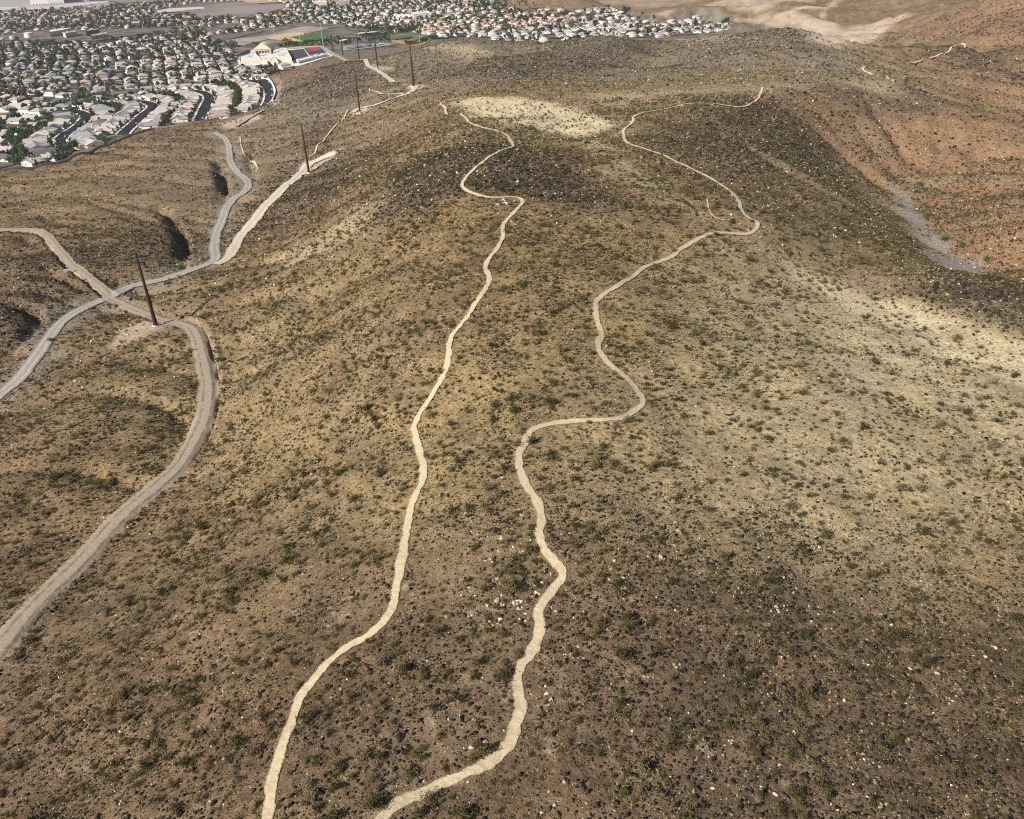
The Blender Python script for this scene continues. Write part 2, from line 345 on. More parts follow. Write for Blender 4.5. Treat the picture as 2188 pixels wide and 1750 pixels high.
mask('wash', [([(1900,400),(1926,402),(1955,436),(1992,492),(2030,540),(2095,562),(2100,578),(2030,578),(1966,520),(1922,450)], 2.5, 1.0),
  ([(1930,386),(2050,378),(2200,388),(2200,396),(2050,390),(1935,396)], 2, 0.35),
  ([(440,285),(505,300),(555,390),(520,430),(490,500),(478,560),(400,590),(250,655),(180,690),(130,760),(20,870),(-60,900),(-60,850),(30,780),(70,700),(140,650),(230,610),(390,565),(440,540),(440,480),(470,420),(520,395),(470,340)], 5, 0.5)])
mask('pale', [([(1500,48),(1560,43),(1600,38),(1640,36),(1676,27),(1700,17),(1760,14),(1760,18),(1704,22),(1682,32),(1642,41),(1600,43),(1560,48)], 6, 1.0),([(1752,36),(1768,14),(1796,-4),(1804,-4),(1776,16),(1760,36)], 6, 1.0),([(1700,55),(1740,92),(1790,99),(1830,97),(1890,70),(1936,28),(1850,52),(1800,62),(1780,48),(1690,30),(1660,45)], 9, 1.0),
  ([(1500,10),(1640,-6),(1740,-6),(1640,12),(1580,24)], 14, 0.8),([(1588,40),(1640,30),(1690,35),(1680,55),(1640,60),(1600,46)], 9, 0.9),
  ([(1230,-14),(1420,-10),(1500,0),(1420,14),(1300,12)], 20, 0.4),([(1390,30),(1440,20),(1440,45),(1410,50)], 10, 0.8),
  ([(475,262),(552,240),(560,250),(505,275),(480,278)], 4, 0.9),([(640,350),(655,345),(690,335),(722,320),(727,322),(690,350),(660,369),(640,382),(626,380)], 2.0, 1.0),([(864,180.5),(900,181),(914,184),(894,190),(880,190)], 2.5, 1.0),([(792,139),(830,142),(838,147),(815,151),(796,150)], 3, .9),([(750,240),(770,231),(794,228),(790,235),(772,244),(754,247)], 2.5, 1.0),([(250,706),(300,690),(345,683),(395,687),(388,700),(340,706),(290,728),(235,746)], 2.2, .85),([(395,683),(425,690),(440,715),(452,760),(456,810),(450,850),(444,800),(430,740),(415,705)], 1.6, .8),([(590,166),(602,178),(600,200),(590,232),(580,230),(588,203),(582,187)], 3, 0.7),
  ([(1400,86),(1480,84),(1510,80),(1580,70),(1560,84),(1470,96)], 10, 0.55)])
mask('brown', [([(-80,1180),(500,1130),(1100,1200),(1500,1230),(2320,1180),(2320,2000),(-80,2000)], 14, 0.85),([(-80,900),(150,980),(120,1240),(-80,1240)], 8, 0.6)])  # dark brown near soil, with lens darkening of the lower frame put into its colour
mask('grey', [([(600,190),(760,100),(1000,80),(1250,70),(1640,50),(1840,90),(1900,190),(1500,200),(1200,190),(1000,190),(900,200),(700,260),(560,330),(520,240)], 30, 0.8),([(300,300),(560,260),(640,330),(520,520),(300,480)], 20, 0.35)])
mask('gold', [([(1000,470),(1300,440),(1600,500),(2000,640),(2320,800),(2320,1250),(1700,1200),(1300,1050),(1000,1000),(940,760)], 30, 0.8),([(300,760),(700,560),(1000,460),(1100,560),(1000,1100),(600,1150),(250,1150),(100,900)], 22, 0.35),
  ([(900,190),(1500,150),(1900,130),(1900,180),(1300,200)], 20, 0.3)])
def smask(arr, x, y):                              # mask value at a point of the land
    R = np.clip(np.hypot(x, y), rr[0], rr[-1] * 0.99)
    i = np.clip(np.rint(np.interp(R, rr, np.arange(NR))).astype(int), 0, NR - 1); j = np.clip(np.rint(np.interp(np.arctan2(x, y), az, np.arange(NA))).astype(int), 0, NA - 1)
    return arr.reshape(NR, NA)[i, j]
_m = plane_pt([(1172, 30)], 0)[0][:2]; MASK['town'] = smooth(-3, 5, sd_town) * (1 - np.clip(3 * np.exp(-((gx - _m[0]) / 120) ** 2 - ((gy - _m[1] - 60) / 90) ** 2) - .2, 0, 1))

# ------------------------------------------------------------------ the land as one sheet
def mesh_from(name, verts, quads, mat=None, tris=None):
    me = bpy.data.meshes.new(name); nv = len(verts); fs = []
    ls = np.concatenate([np.asarray(quads, np.int32).ravel()] + ([np.asarray(tris, np.int32).ravel()] if tris is not None else []))
    nq = len(quads); ntri = 0 if tris is None else len(tris)
    st = np.concatenate([np.arange(nq) * 4, nq * 4 + np.arange(ntri) * 3]).astype(np.int32)
    me.vertices.add(nv); me.vertices.foreach_set('co', np.asarray(verts, np.float32).ravel())
    me.loops.add(len(ls)); me.loops.foreach_set('vertex_index', ls)
    me.polygons.add(nq + ntri); me.polygons.foreach_set('loop_start', st)
    me.update(calc_edges=True); me.validate()
    if mat: me.materials.append(mat)
    return me
def obj(name, me, parent=None):
    o = bpy.data.objects.new(name, me); COL.objects.link(o)
    if parent: o.parent = parent
    return o
def ground_mat():
    m, nt, b = new_mat('desert_ground', 0.95, 0.1); t = NT(nt)
    big = t.noise(0.012, 5, 0.6); mid = t.noise(0.09, 5, 0.6); fine = t.noise(0.9, 5, 0.7); grit = t.noise(5.0, 3, 0.7)
    c = t.mix(t.ramp(mid, 0.35, 0.65), (0.145, 0.094, 0.053), (0.25, 0.17, 0.098))
    c = t.mix(t.math('MULTIPLY', t.ramp(big, 0.4, 0.65), 0.5), c, (0.25, 0.2, 0.13))
    c = t.mix(t.math('MULTIPLY', t.attr('gold'), t.ramp(mid, 0.25, 0.7)), c, (0.37, 0.275, 0.125))
    sp = t.noise(0.55, 6, 0.75)
    c = t.mix(t.math('MULTIPLY', t.ramp(sp, 0.56, 0.7), 0.75), c, (0.42, 0.33, 0.22))
    c = t.mix(t.math('MULTIPLY', t.ramp(t.noise(0.75, 6, 0.75, None, 2.3), 0.55, 0.68), 0.75), c, (0.06, 0.045, 0.034))
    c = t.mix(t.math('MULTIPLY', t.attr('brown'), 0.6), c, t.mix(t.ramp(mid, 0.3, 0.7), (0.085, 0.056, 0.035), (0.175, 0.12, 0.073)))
    # pale dusty patches with broken outlines
    c = t.mix(t.math('MULTIPLY', t.ramp(t.noise(0.22, 6, 0.65), 0.58, 0.68), 0.55), c, (0.38, 0.3, 0.21))
    c = t.mix(t.math('MULTIPLY', t.attr('grey'), t.ramp(t.noise(0.06, 5, 0.6), 0.2, 0.6, 0.55, 0.95)), c, t.mix(t.ramp(t.noise(0.4, 6, 0.75), 0.4, 0.62), (0.115, 0.097, 0.08), (0.27, 0.235, 0.18)))
    c = t.mix(t.math('MULTIPLY', t.attr('red'), t.ramp(t.noise(0.05, 5, 0.6), 0.2, 0.6)), c, t.mix(t.ramp(t.noise(0.035, 5, 0.65), 0.35, 0.65), (0.22, 0.118, 0.07), (0.26, 0.175, 0.108)))
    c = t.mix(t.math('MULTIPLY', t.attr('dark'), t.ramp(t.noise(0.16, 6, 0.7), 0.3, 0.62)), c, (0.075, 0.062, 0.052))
    sandf = t.math('MULTIPLY', t.attr('sand'), t.ramp(t.noise(0.07, 6, 0.62), 0.1, 0.62, 0.35, 1.0))
    c = t.mix(sandf, c, t.mix(t.attr('sand'), (0.44, 0.36, 0.22), (0.62, 0.53, 0.355)))
    c = t.mix(t.math('MULTIPLY', t.attr('wash'), t.ramp(t.noise(0.12, 5, 0.6), 0.2, 0.55, 0.3, 1)), c, (0.25, 0.225, 0.205))
    c = t.mix(t.math('MULTIPLY', t.attr('pale'), t.ramp(t.noise(0.03, 5, 0.6), 0.2, 0.6, 0.45, 1)), c, (0.5, 0.4, 0.31))
    c = t.mix(t.attr('town'), c, t.mix(t.ramp(t.noise(0.035, 6, 0.7), 0.4, 0.62), (0.2, 0.175, 0.15), (0.075, 0.08, 0.055)))
    c = t.mix(t.ramp(fine, 0.3, 0.75), t.mix(1.0, c, (0.62, 0.6, 0.58), 'MULTIPLY'), t.mix(1.0, c, (1.22, 1.2, 1.18), 'MULTIPLY'))
    # pebbles
    v = t.voro(2.2); peb = t.math('MULTIPLY', t.ramp(v, 0.30, 0.16), t.math('SUBTRACT', 1.0, t.attr('town')))
    pc = t.mix(t.ramp(t.noise(1.7, 2), 0.45, 0.6), (0.05, 0.04, 0.035), (0.3, 0.25, 0.19))
    c = t.mix(t.math('MULTIPLY', peb, t.math('SUBTRACT', 0.75, sandf)), c, pc)
    t.base(c, b)
    h = t.math('ADD', t.math('MULTIPLY', fine, 0.7), t.math('ADD', t.math('MULTIPLY', grit, 0.15), t.math('MULTIPLY', peb, 0.35)))
    t.bump(h, 0.55, 0.9, b)
    return m
jj = np.arange(NA); jn = (jj + 1) % NA
ii = np.arange(NR - 1)
q = np.stack([ii[:, None] * NA + jj[None, :], ii[:, None] * NA + jn[None, :], (ii[:, None] + 1) * NA + jn[None, :], (ii[:, None] + 1) * NA + jj[None, :]], -1).reshape(-1, 4)[:, ::-1]
verts = np.c_[gx, gy, gz]; verts = np.vstack([verts, [[0, 0, float(GZ[0].mean())]]])
tr = np.stack([jj, np.full(NA, NR * NA), jn], 1)
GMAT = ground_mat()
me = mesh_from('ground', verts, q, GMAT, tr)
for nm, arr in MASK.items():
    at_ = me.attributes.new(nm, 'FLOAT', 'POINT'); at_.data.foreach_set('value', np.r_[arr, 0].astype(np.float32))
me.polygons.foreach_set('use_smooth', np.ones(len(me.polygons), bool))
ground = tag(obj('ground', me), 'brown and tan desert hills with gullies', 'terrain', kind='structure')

# ------------------------------------------------------------------ trails and dirt roads draped on the land
def resample(w, step_fn, smooth_it=2):
    w = np.asarray(w, float)[:, :2]
    for _ in range(smooth_it):                    # Chaikin
        q_ = np.empty((2 * len(w), 2)); q_[0] = w[0]; q_[-1] = w[-1]
        q_[1:-1:2] = 0.75 * w[:-1] + 0.25 * w[1:]; q_[2:-1:2] = 0.25 * w[:-1] + 0.75 * w[1:]; w = q_
    out = [w[0]]
    for a_, b_ in zip(w[:-1], w[1:]):
        L = np.linalg.norm(b_ - a_); k_ = max(1, int(math.ceil(L / step_fn(a_))))
        for t_ in range(1, k_ + 1): out.append(a_ + (b_ - a_) * t_ / k_)
    return np.array(out)
PATHS = []
def ribbon(name, pts_w, width, mat, label, lift=0.05, cat='path', jitter=0.18, cols=7, kind='structure', step=None, clear=True, seed=0, ends=None):
    w = resample(pts_w, step or (lambda p: max(0.35, 0.0035 * np.hypot(*p))))
    tn = np.gradient(w, axis=0); tn /= np.linalg.norm(tn, axis=1)[:, None] + 1e-9; nr_ = np.c_[tn[:, 1], -tn[:, 0]]
    s = np.r_[0, np.cumsum(np.linalg.norm(np.diff(w, axis=0), axis=1))]
    wl_ = width / 2 * (1 + jitter * 1.5 * fbm(s + seed * 77, s * 0 + 3.3 + seed, width * 2.2, 4)); wr_ = width / 2 * (1 + jitter * 1.5 * fbm(s + 500 + seed * 91, s * 0 + 8.1 + seed, width * 2.2, 4))
    if ends is not None:
        tt = s / s[-1]; e = np.interp(tt, [0, 1], ends); wl_ = wl_ * e; wr_ = wr_ * e
    vs = []
    ts = np.linspace(-1, 1, cols)
    X_ = np.empty((len(w), cols)); Y_ = X_.copy()
    for k_, t_ in enumerate(ts):
        o_ = np.where(t_ < 0, t_ * wl_, t_ * wr_); X_[:, k_] = w[:, 0] + nr_[:, 0] * o_; Y_[:, k_] = w[:, 1] + nr_[:, 1] * o_
    R_ = np.hypot(X_, Y_)
    Z_ = H(X_, Y_) + lift + 0.0007 * R_
    mid_ = Z_.mean(1, keepdims=True)
    kk = np.ones(9) / 9; Zs = np.stack([np.convolve(np.pad(Z_[:, c_], 4, mode='edge'), kk, 'valid') for c_ in range(cols)], 1); Z_ = np.maximum(Zs, Z_ - 0.02)
    v_ = np.stack([X_, Y_, Z_], -1).reshape(-1, 3); nl = len(w)
    i_ = np.arange(nl - 1)[:, None] * cols; k_ = np.arange(cols - 1)[None, :]
    f_ = np.stack([i_ + k_, i_ + cols + k_, i_ + cols + k_ + 1, i_ + k_ + 1], -1).reshape(-1, 4)
    me_ = mesh_from(name, v_, f_, mat)
    a_ = me_.attributes.new('across', 'FLOAT', 'POINT'); a_.data.foreach_set('value', np.tile(ts, nl).astype(np.float32))
    me_.polygons.foreach_set('use_smooth', np.ones(len(me_.polygons), bool))
    o_ = obj(name, me_)
    if kind: tag(o_, label, cat, kind=kind)
    if clear: PATHS.append((w[::3], width / 2))
    return o_
def dirt_mat(name, core, edge, rut=None):
    m, nt, b = new_mat(name, 0.95, 0.1); t = NT(nt); a_ = t.attr('across'); ab = t.math('ABSOLUTE', a_)
    f = t.noise(1.1, 5, 0.65); g = t.noise(6.0, 4, 0.7)
    c = t.mix(t.ramp(f, 0.3, 0.7), tuple(x * 0.86 for x in core), tuple(min(1, x * 1.08) for x in core))
    e = t.math('ADD', ab, t.math('MULTIPLY', t.math('SUBTRACT', t.noise(1.1, 6, 0.75), 0.5), 1.3))
    c = t.mix(t.ramp(e, 0.6, 1.0), c, edge)
    if rut:
        r_ = t.math('ABSOLUTE', t.math('SUBTRACT', ab, 0.42)); c = t.mix(t.math('MULTIPLY', t.ramp(r_, 0.16, 0.05), t.ramp(t.noise(0.5, 3), 0.3, 0.6)), c, rut)
    c = t.mix(t.ramp(g, 0.25, 0.75), t.mix(1.0, c, (0.8, 0.8, 0.8), 'MULTIPLY'), c)
    t.base(c, b); nt.links.new(t.ramp(e, 1.0, 0.8), b.inputs['Alpha']); t.bump(t.math('ADD', f, t.math('MULTIPLY', g, 0.3)), 0.25, 0.7, b)
    return m
TRAIL = dirt_mat('trail_dust', (0.55, 0.45, 0.3), (0.3, 0.225, 0.14))
ROAD_PALE = dirt_mat('pale_road_gravel', (0.52, 0.45, 0.36), (0.4, 0.32, 0.22), (0.62, 0.55, 0.45))
ROAD_GREY = dirt_mat('grey_road_gravel', (0.33, 0.295, 0.265), (0.24, 0.21, 0.17), (0.47, 0.43, 0.38))
ROAD_TAN = dirt_mat('tan_road_gravel', (0.36, 0.295, 0.225), (0.42, 0.34, 0.23), (0.21, 0.17, 0.13))
T1 = disp([(555,1790),(563,1724),(570,1660),(583,1600),(607,1540),(622,1490),(635,1460),(665,1425),(695,1390),(725,1365),(762,1345),(790,1328),(815,1300),(832,1265),(838,1210),(850,1150),(858,1095),(872,1045),(890,1015),(892,985),(882,945),(870,905),(875,885),(905,840),(935,790),(945,745),(946,710),(975,680),(1000,640),(1022,610),(1032,582),(1018,565),(1028,545),(1050,520),(1060,495),(1055,475),(1075,455),(1100,430),(1098,418),(1075,415),(1030,418),(1000,410),(978,400),(970,390),(985,368),(1005,350),(1040,325),(1075,312),(1082,308),(1072,295),(1070,285),(1050,278),(1010,268),(988,262),(983,250),(968,240)])
T2 = disp([(760,1780),(800,1724),(840,1690),(890,1668),(940,1645),(1000,1620),(1050,1595),(1075,1565),(1085,1530),(1100,1495),(1090,1455),(1088,1420),(1110,1385),(1130,1355),(1135,1320),(1128,1290),(1150,1255),(1175,1230),(1187,1212),(1175,1190),(1150,1165),(1138,1140),(1135,1115),(1140,1085),(1135,1060),(1115,1035),(1100,1010),(1090,975),(1093,950),(1110,920),(1128,898),(1165,890),(1220,885),(1280,885),(1315,880),(1340,862),(1356,850),(1350,835),(1335,815),(1318,795),(1280,765),(1262,745),(1258,720),(1268,705),(1258,680),(1250,640),(1265,622),(1300,602),(1335,582),(1350,565),(1385,552),(1420,540),(1430,525),(1470,503),(1500,490),(1545,492),(1575,495),(1590,485),(1597,470),(1575,460),(1560,445),(1555,425),(1535,400),(1500,378),(1460,358),(1420,340),(1370,318),(1330,307),(1315,300),(1312,285),(1310,275),(1335,255),(1330,248),(1345,240),(1410,228),(1440,220),(1480,218),(1520,222),(1560,230),(1590,215),(1600,200),(1605,185)])
for i_, (pts, wd, lab) in enumerate([(T1, 1.5, 'pale footpath climbing the ridge to the white cross'), (T2, 1.55, 'pale footpath winding on the right of the ridge'),
    ([(955,246),(951,238),(953,231),(938,226),(948,220)], 1.5, 'short bit of footpath at the sandy flat'),
    ([(1848,143),(1840,151),(1866,160),(1900,166),(1914,177)], 1.7, 'footpath on the plateau rim'),
    ([(1944,133),(1997,127),(2028,114),(2067,100),(2053,95)], 1.6, 'faint footpath up to the far rim'),
    ([(742,237),(738.5,246),(722,265),(704,283),(691,303),(676,321),(666,334)], 1.3, 'thin footpath between two rusty poles'),
    ([(791,189),(788,195),(806,198),(831,201),(862,203)], 1.4, 'thin footpath beside the pole road'),
    ([(513,293),(515,316),(528,337),(541,347),(553,360),(548,368)], 1.0, 'faint footpath above the gravel wash'),
    ([(1510,425),(1515,455),(1530,470),(1560,472)], 0.5, 'faint footpath near the right trail')]):
    ribbon('trail', hit(pts), wd, TRAIL, lab, jitter=0.42, cols=7, seed=i_)
for i_, (pts, wd, mt, lab, en) in enumerate([('B', 5.6, ROAD_GREY, 'grey gravel road along the wash', None), ('A', 6.0, ROAD_TAN, 'tan dirt road curving past the nearest pole', None),
    ('C', 5.6, ROAD_PALE, 'pale dirt road up to the second pole', (1, 1.6)), ('D', 5.6, ROAD_TAN, 'dirt road coming in over the left hill', None),
    ('E', 5.4, ROAD_PALE, 'pale dirt road along the pole ridge', None), ('H', 5.4, ROAD_PALE, 'pale dirt road on the far side of the pole ridge', None)]):
    ribbon('dirt_road', ROADS[pts], wd, mt, lab, lift=0.07 + 0.02 * i_, jitter=0.22, cols=9, seed=20 + i_, ends=en)
def patch(name, uv, mat, label, lift=0.1, flat=False, n_sub=None, kind='structure', cat='ground'):     # irregular pad draped on the land
    w = hit(uv)[:, :2] if not flat else plane_pt(uv, 0)[:, :2]
    c_ = w.mean(0); rings = 5; per = []
    for a_, b_ in zip(w, np.roll(w, -1, 0)):
        k_ = max(2, int(np.linalg.norm(b_ - a_) / 4) + 1)
        for t_ in range(k_): per.append(a_ + (b_ - a_) * t_ / k_)
    per = np.array(per); m_ = len(per)
    if not flat: per = c_ + (per - c_) * (1 + 0.22 * fbm(per[:, 0], per[:, 1], 7, 3))[:, None]
    V_ = [np.r_[c_, 0][None]]
    for r_ in range(1, rings + 1): V_.append(np.c_[c_ + (per - c_) * r_ / rings, np.zeros(m_)])
    V_ = np.vstack(V_); V_[:, 2] = H(V_[:, 0], V_[:, 1]) + lift
    Q_ = []; T_ = []; k_ = np.arange(m_); kn = (k_ + 1) % m_
    T_ = np.stack([np.zeros(m_, int), 1 + k_, 1 + kn], 1)
    for r_ in range(rings - 1):
        a_ = 1 + r_ * m_; Q_.append(np.stack([a_ + k_, a_ + m_ + k_, a_ + m_ + kn, a_ + kn], 1))
    me_ = mesh_from(name, V_, np.vstack(Q_), mat, T_)
    at2 = me_.attributes.new('across', 'FLOAT', 'POINT'); at2.data.foreach_set('value', np.r_[0, np.repeat(np.linspace(1, rings, rings) / rings * 0.9, m_)].astype(np.float32))
    bm_ = bmesh.new(); bm_.from_mesh(me_); bmesh.ops.recalc_face_normals(bm_, faces=bm_.faces)
    if sum(f.normal.z for f in bm_.faces) < 0: bmesh.ops.reverse_faces(bm_, faces=bm_.faces)
    bm_.to_mesh(me_); bm_.free()
    o_ = obj(name, me_); tag(o_, label, cat, kind=kind); return o_
# ------------------------------------------------------------------ scattered ground cover: every object carries its own shapes and points
def tri_soup(tris):                                # list of 3 points -> verts, faces
    v = np.array(tris, float).reshape(-1, 3); return v, np.arange(len(v)).reshape(-1, 3)
def shrub_shape(seed, stems=24, leaves=9, leaf=0.11, spread=0.62, h=0.8, stem_w=0.02, up=0.35):
    g = np.random.default_rng(seed); T, mi = [], []
    for s in range(stems):
        a_ = g.uniform(0, 2 * math.pi); el = g.uniform(up, 1.5); L = g.uniform(0.55, 1.0)
        tip = np.array([math.cos(a_) * math.cos(el) * spread * L * 1.25, math.sin(a_) * math.cos(el) * spread * L * 1.25, math.sin(el) * h * L + 0.06])
        side = np.array([-math.sin(a_), math.cos(a_), 0]) * stem_w
        T.append([-side, side, tip]); mi.append(1)
        for k in range(leaves):
            p = tip * g.uniform(0.45, 1.08) + g.normal(0, 0.05, 3); p[2] = max(p[2], 0.03)
            u = g.normal(0, 1, 3); u /= np.linalg.norm(u); w = np.cross(u, g.normal(0, 1, 3)); w /= np.linalg.norm(w) + 1e-6
            s_ = leaf * g.uniform(0.6, 1.3); T.append([p, p + u * s_ * 1.3, p + w * s_ * 0.7 + u * s_ * 0.5]); mi.append(0)
    v, f = tri_soup(T); return v, f, np.array(mi)
def tuft_shape(seed, blades=26, h=0.36, r=0.3, w=0.035):
    g = np.random.default_rng(seed); T = []
    for k in range(blades):
        a_ = g.uniform(0, 2 * math.pi); o = np.array([math.cos(a_), math.sin(a_), 0]) * g.uniform(0, 0.1)
        tip = o + np.array([math.cos(a_) * r * g.uniform(0.3, 1), math.sin(a_) * r * g.uniform(0.3, 1), h * g.uniform(0.5, 1)])
        s_ = np.array([-math.sin(a_), math.cos(a_), 0]) * w; T.append([o - s_, o + s_, tip])
    v, f = tri_soup(T); return v, f, np.zeros(len(f), int)
def ico(sub=1):
    bm = bmesh.new(); bmesh.ops.create_icosphere(bm, subdivisions=sub, radius=1.0)
    v = np.array([q_.co[:] for q_ in bm.verts]); f = np.array([[q_.index for q_ in fc.verts] for fc in bm.faces]); bm.free(); return v, f
def rock_shape(seed, sub=1, flat=0.8, rough=0.3):
    g = np.random.default_rng(seed); v, f = ico(sub)
    for _ in range(14):                            # chop with planes for facets
        n_ = g.normal(0, 1, 3); n_ /= np.linalg.norm(n_); d_ = g.uniform(0.42, 0.85); e = v @ n_ - d_; v = v - np.clip(e, 0, None)[:, None] * n_
    v = v * (1 + g.normal(0, rough * 0.2, (len(v), 1))); v[:, 0] *= g.uniform(0.75, 1.5); v[:, 2] = v[:, 2] * flat + 0.25 * flat
    return v * 0.5, f, np.zeros(len(f), int)
def shape_mesh(name, shape, mats):
    v, f, mi = shape; me = mesh_from(name, v, np.zeros((0, 4), int), None, f)
    for m_ in mats: me.materials.append(m_)
    me.polygons.foreach_set('material_index', mi.astype(np.int32)); me.update(); return me
def stuff(name, shapes, mats, pts, idx, scl, rot, tint, label, cat):
    V, Fc, MI, PR = [], [], [], []; off = 0
    for k, (v, f, mi) in enumerate(shapes):
        V.append(v); Fc.append(f + off); MI.append(mi); PR.append(np.full(len(v), k + 1)); off += len(v)
    V.append(pts); PR.append(np.zeros(len(pts), int)); V = np.vstack(V); PR = np.concatenate(PR); Fc = np.vstack(Fc); MI = np.concatenate(MI)
    me = bpy.data.meshes.new(name); nv = len(V); me.vertices.add(nv); me.vertices.foreach_set('co', V.astype(np.float32).ravel())
    me.loops.add(Fc.size); me.loops.foreach_set('vertex_index', Fc.astype(np.int32).ravel()); me.polygons.add(len(Fc)); me.polygons.foreach_set('loop_start', np.arange(len(Fc), dtype=np.int32) * 3)
    me.update(calc_edges=True)
    for m_ in mats: me.materials.append(m_)
    me.polygons.foreach_set('material_index', MI.astype(np.int32))
    z0 = np.zeros(off)
    def put(nm, ty, arr, key='value'):
        a_ = me.attributes.new(nm, ty, 'POINT'); a_.data.foreach_set(key, arr)
    put('proto', 'INT', PR.astype(np.int32)); put('pick', 'INT', np.r_[z0, idx].astype(np.int32))
    put('size', 'FLOAT_VECTOR', np.vstack([np.ones((off, 3)), scl]).astype(np.float32).ravel(), 'vector')
    put('turn', 'FLOAT_VECTOR', np.vstack([np.zeros((off, 3)), rot]).astype(np.float32).ravel(), 'vector')
    put('tint', 'FLOAT', np.r_[z0, tint].astype(np.float32))
    o = obj(name, me); ng = bpy.data.node_groups.new(name, 'GeometryNodeTree')
    ng.interface.new_socket('Geometry', in_out='INPUT', socket_type='NodeSocketGeometry'); ng.interface.new_socket('Geometry', in_out='OUTPUT', socket_type='NodeSocketGeometry')
    N, L = ng.nodes, ng.links; gi = N.new('NodeGroupInput'); go = N.new('NodeGroupOutput')
    def named(nm, ty):
        q_ = N.new('GeometryNodeInputNamedAttribute'); q_.data_type = ty; q_.inputs['Name'].default_value = nm; return q_.outputs['Attribute']
    def select(k):
        c_ = N.new('FunctionNodeCompare'); c_.data_type = 'INT'; c_.operation = 'EQUAL'; L.new(named('proto', 'INT'), c_.inputs[2]); c_.inputs[3].default_value = k
        s_ = N.new('GeometryNodeSeparateGeometry'); s_.domain = 'POINT'; L.new(gi.outputs[0], s_.inputs['Geometry']); L.new(c_.outputs[0], s_.inputs['Selection']); return s_.outputs[0]
    jn_ = N.new('GeometryNodeJoinGeometry')
    for k in reversed(range(len(shapes))):
        t_ = N.new('GeometryNodeGeometryToInstance'); L.new(select(k + 1), t_.inputs[0]); L.new(t_.outputs[0], jn_.inputs[0])
    ip = N.new('GeometryNodeInstanceOnPoints'); L.new(select(0), ip.inputs['Points']); L.new(jn_.outputs[0], ip.inputs['Instance']); ip.inputs['Pick Instance'].default_value = True
    L.new(named('pick', 'INT'), ip.inputs['Instance Index']); L.new(named('turn', 'FLOAT_VECTOR'), ip.inputs['Rotation']); L.new(named('size', 'FLOAT_VECTOR'), ip.inputs['Scale'])
    L.new(ip.outputs[0], go.inputs[0])
    md = o.modifiers.new('scatter', 'NODES'); md.node_group = ng
    return tag(o, label, cat, kind='stuff')
def leaf_mat(name, stops, single=False, trans=0.15):
    m, nt, b = new_mat(name, 0.95, 0.0); t = NT(nt)
    if single: f = nt.nodes.new('ShaderNodeObjectInfo').outputs['Random']
    else: f = t.attr('tint', 'INSTANCER')
    cr = nt.nodes.new('ShaderNodeValToRGB'); el = cr.color_ramp.elements
    while len(el) < len(stops): el.new(0.5)
    for e, (p, c) in zip(el, stops): e.position = p; e.color = (*c, 1)
    nt.links.new(f, cr.inputs[0]); v = t.noise(2.3, 3, 0.6)
    t.base(t.mix(t.ramp(v, 0.3, 0.7), t.mix(1.0, cr.outputs[0], (0.75, 0.75, 0.75), 'MULTIPLY'), t.mix(1.0, cr.outputs[0], (1.25, 1.25, 1.2), 'MULTIPLY')), b)
    return m
SHRUB_ST = [(0.0, (0.05, 0.048, 0.018)), (0.35, (0.082, 0.074, 0.028)), (0.6, (0.12, 0.1, 0.044)), (0.8, (0.17, 0.135, 0.075)), (1.0, (0.3, 0.25, 0.1))]
ROCK_ST = [(0.0, (0.018, 0.0155, 0.014)), (0.5, (0.036, 0.029, 0.025)), (0.72, (0.1, 0.07, 0.05)), (0.86, (0.3, 0.22, 0.15)), (1.0, (0.62, 0.57, 0.47))]
TUFT_ST = [(0.0, (0.2, 0.15, 0.06)), (0.6, (0.34, 0.265, 0.12)), (1.0, (0.5, 0.42, 0.24))]
M_SHRUB = leaf_mat('shrub_leaf', SHRUB_ST); M_STEM = simple_mat('shrub_stem', (0.07, 0.055, 0.04), 0.9, 0.3, 3)
M_ROCK = leaf_mat('basalt_stone', ROCK_ST); M_TUFT = leaf_mat('dry_grass', TUFT_ST)
M_SHRUB1 = leaf_mat('near_shrub_leaf', SHRUB_ST[:4], True); M_ROCK1 = leaf_mat('near_basalt', ROCK_ST[:2] + [(1.0, (0.1, 0.075, 0.06))], True)
M_PALE = leaf_mat('pale_limestone', [(0.0, (0.3, 0.25, 0.18)), (0.5, (0.42, 0.37, 0.29)), (1.0, (0.5, 0.47, 0.41))], True)
def sector(n_, r0, r1, a0, a1):                    # random land points in a wedge
    r_ = np.sqrt(rng.uniform(r0 * r0, r1 * r1, n_)); a_ = np.radians(rng.uniform(a0, a1, n_)); return r_ * np.sin(a_), r_ * np.cos(a_)
def visible_band(x, y, z, m_=160):                 # keeps points the camera or one beside it could see
    q_ = np.c_[x, y, z - CH] @ RW; u = CX + F * q_[:, 0] / -q_[:, 2]; v = CY - F * q_[:, 1] / -q_[:, 2]
    return (q_[:, 2] < -5) & (u > -m_ * 1.6) & (u < 2188 + m_ * 1.6) & (v > -m_) & (v < 1750 + m_), u, v, -q_[:, 2]
def keep_off(x, y):
    ok = np.ones(len(x), bool)
    for w, hw in PATHS:
        lo = w.min(0) - hw - 2; hi = w.max(0) + hw + 2
        s = np.where((x > lo[0]) & (x < hi[0]) & (y > lo[1]) & (y < hi[1]))[0]
        if len(s): ok[s[line_dist(x[s], y[s], w) < hw + 0.15]] = False
    return ok
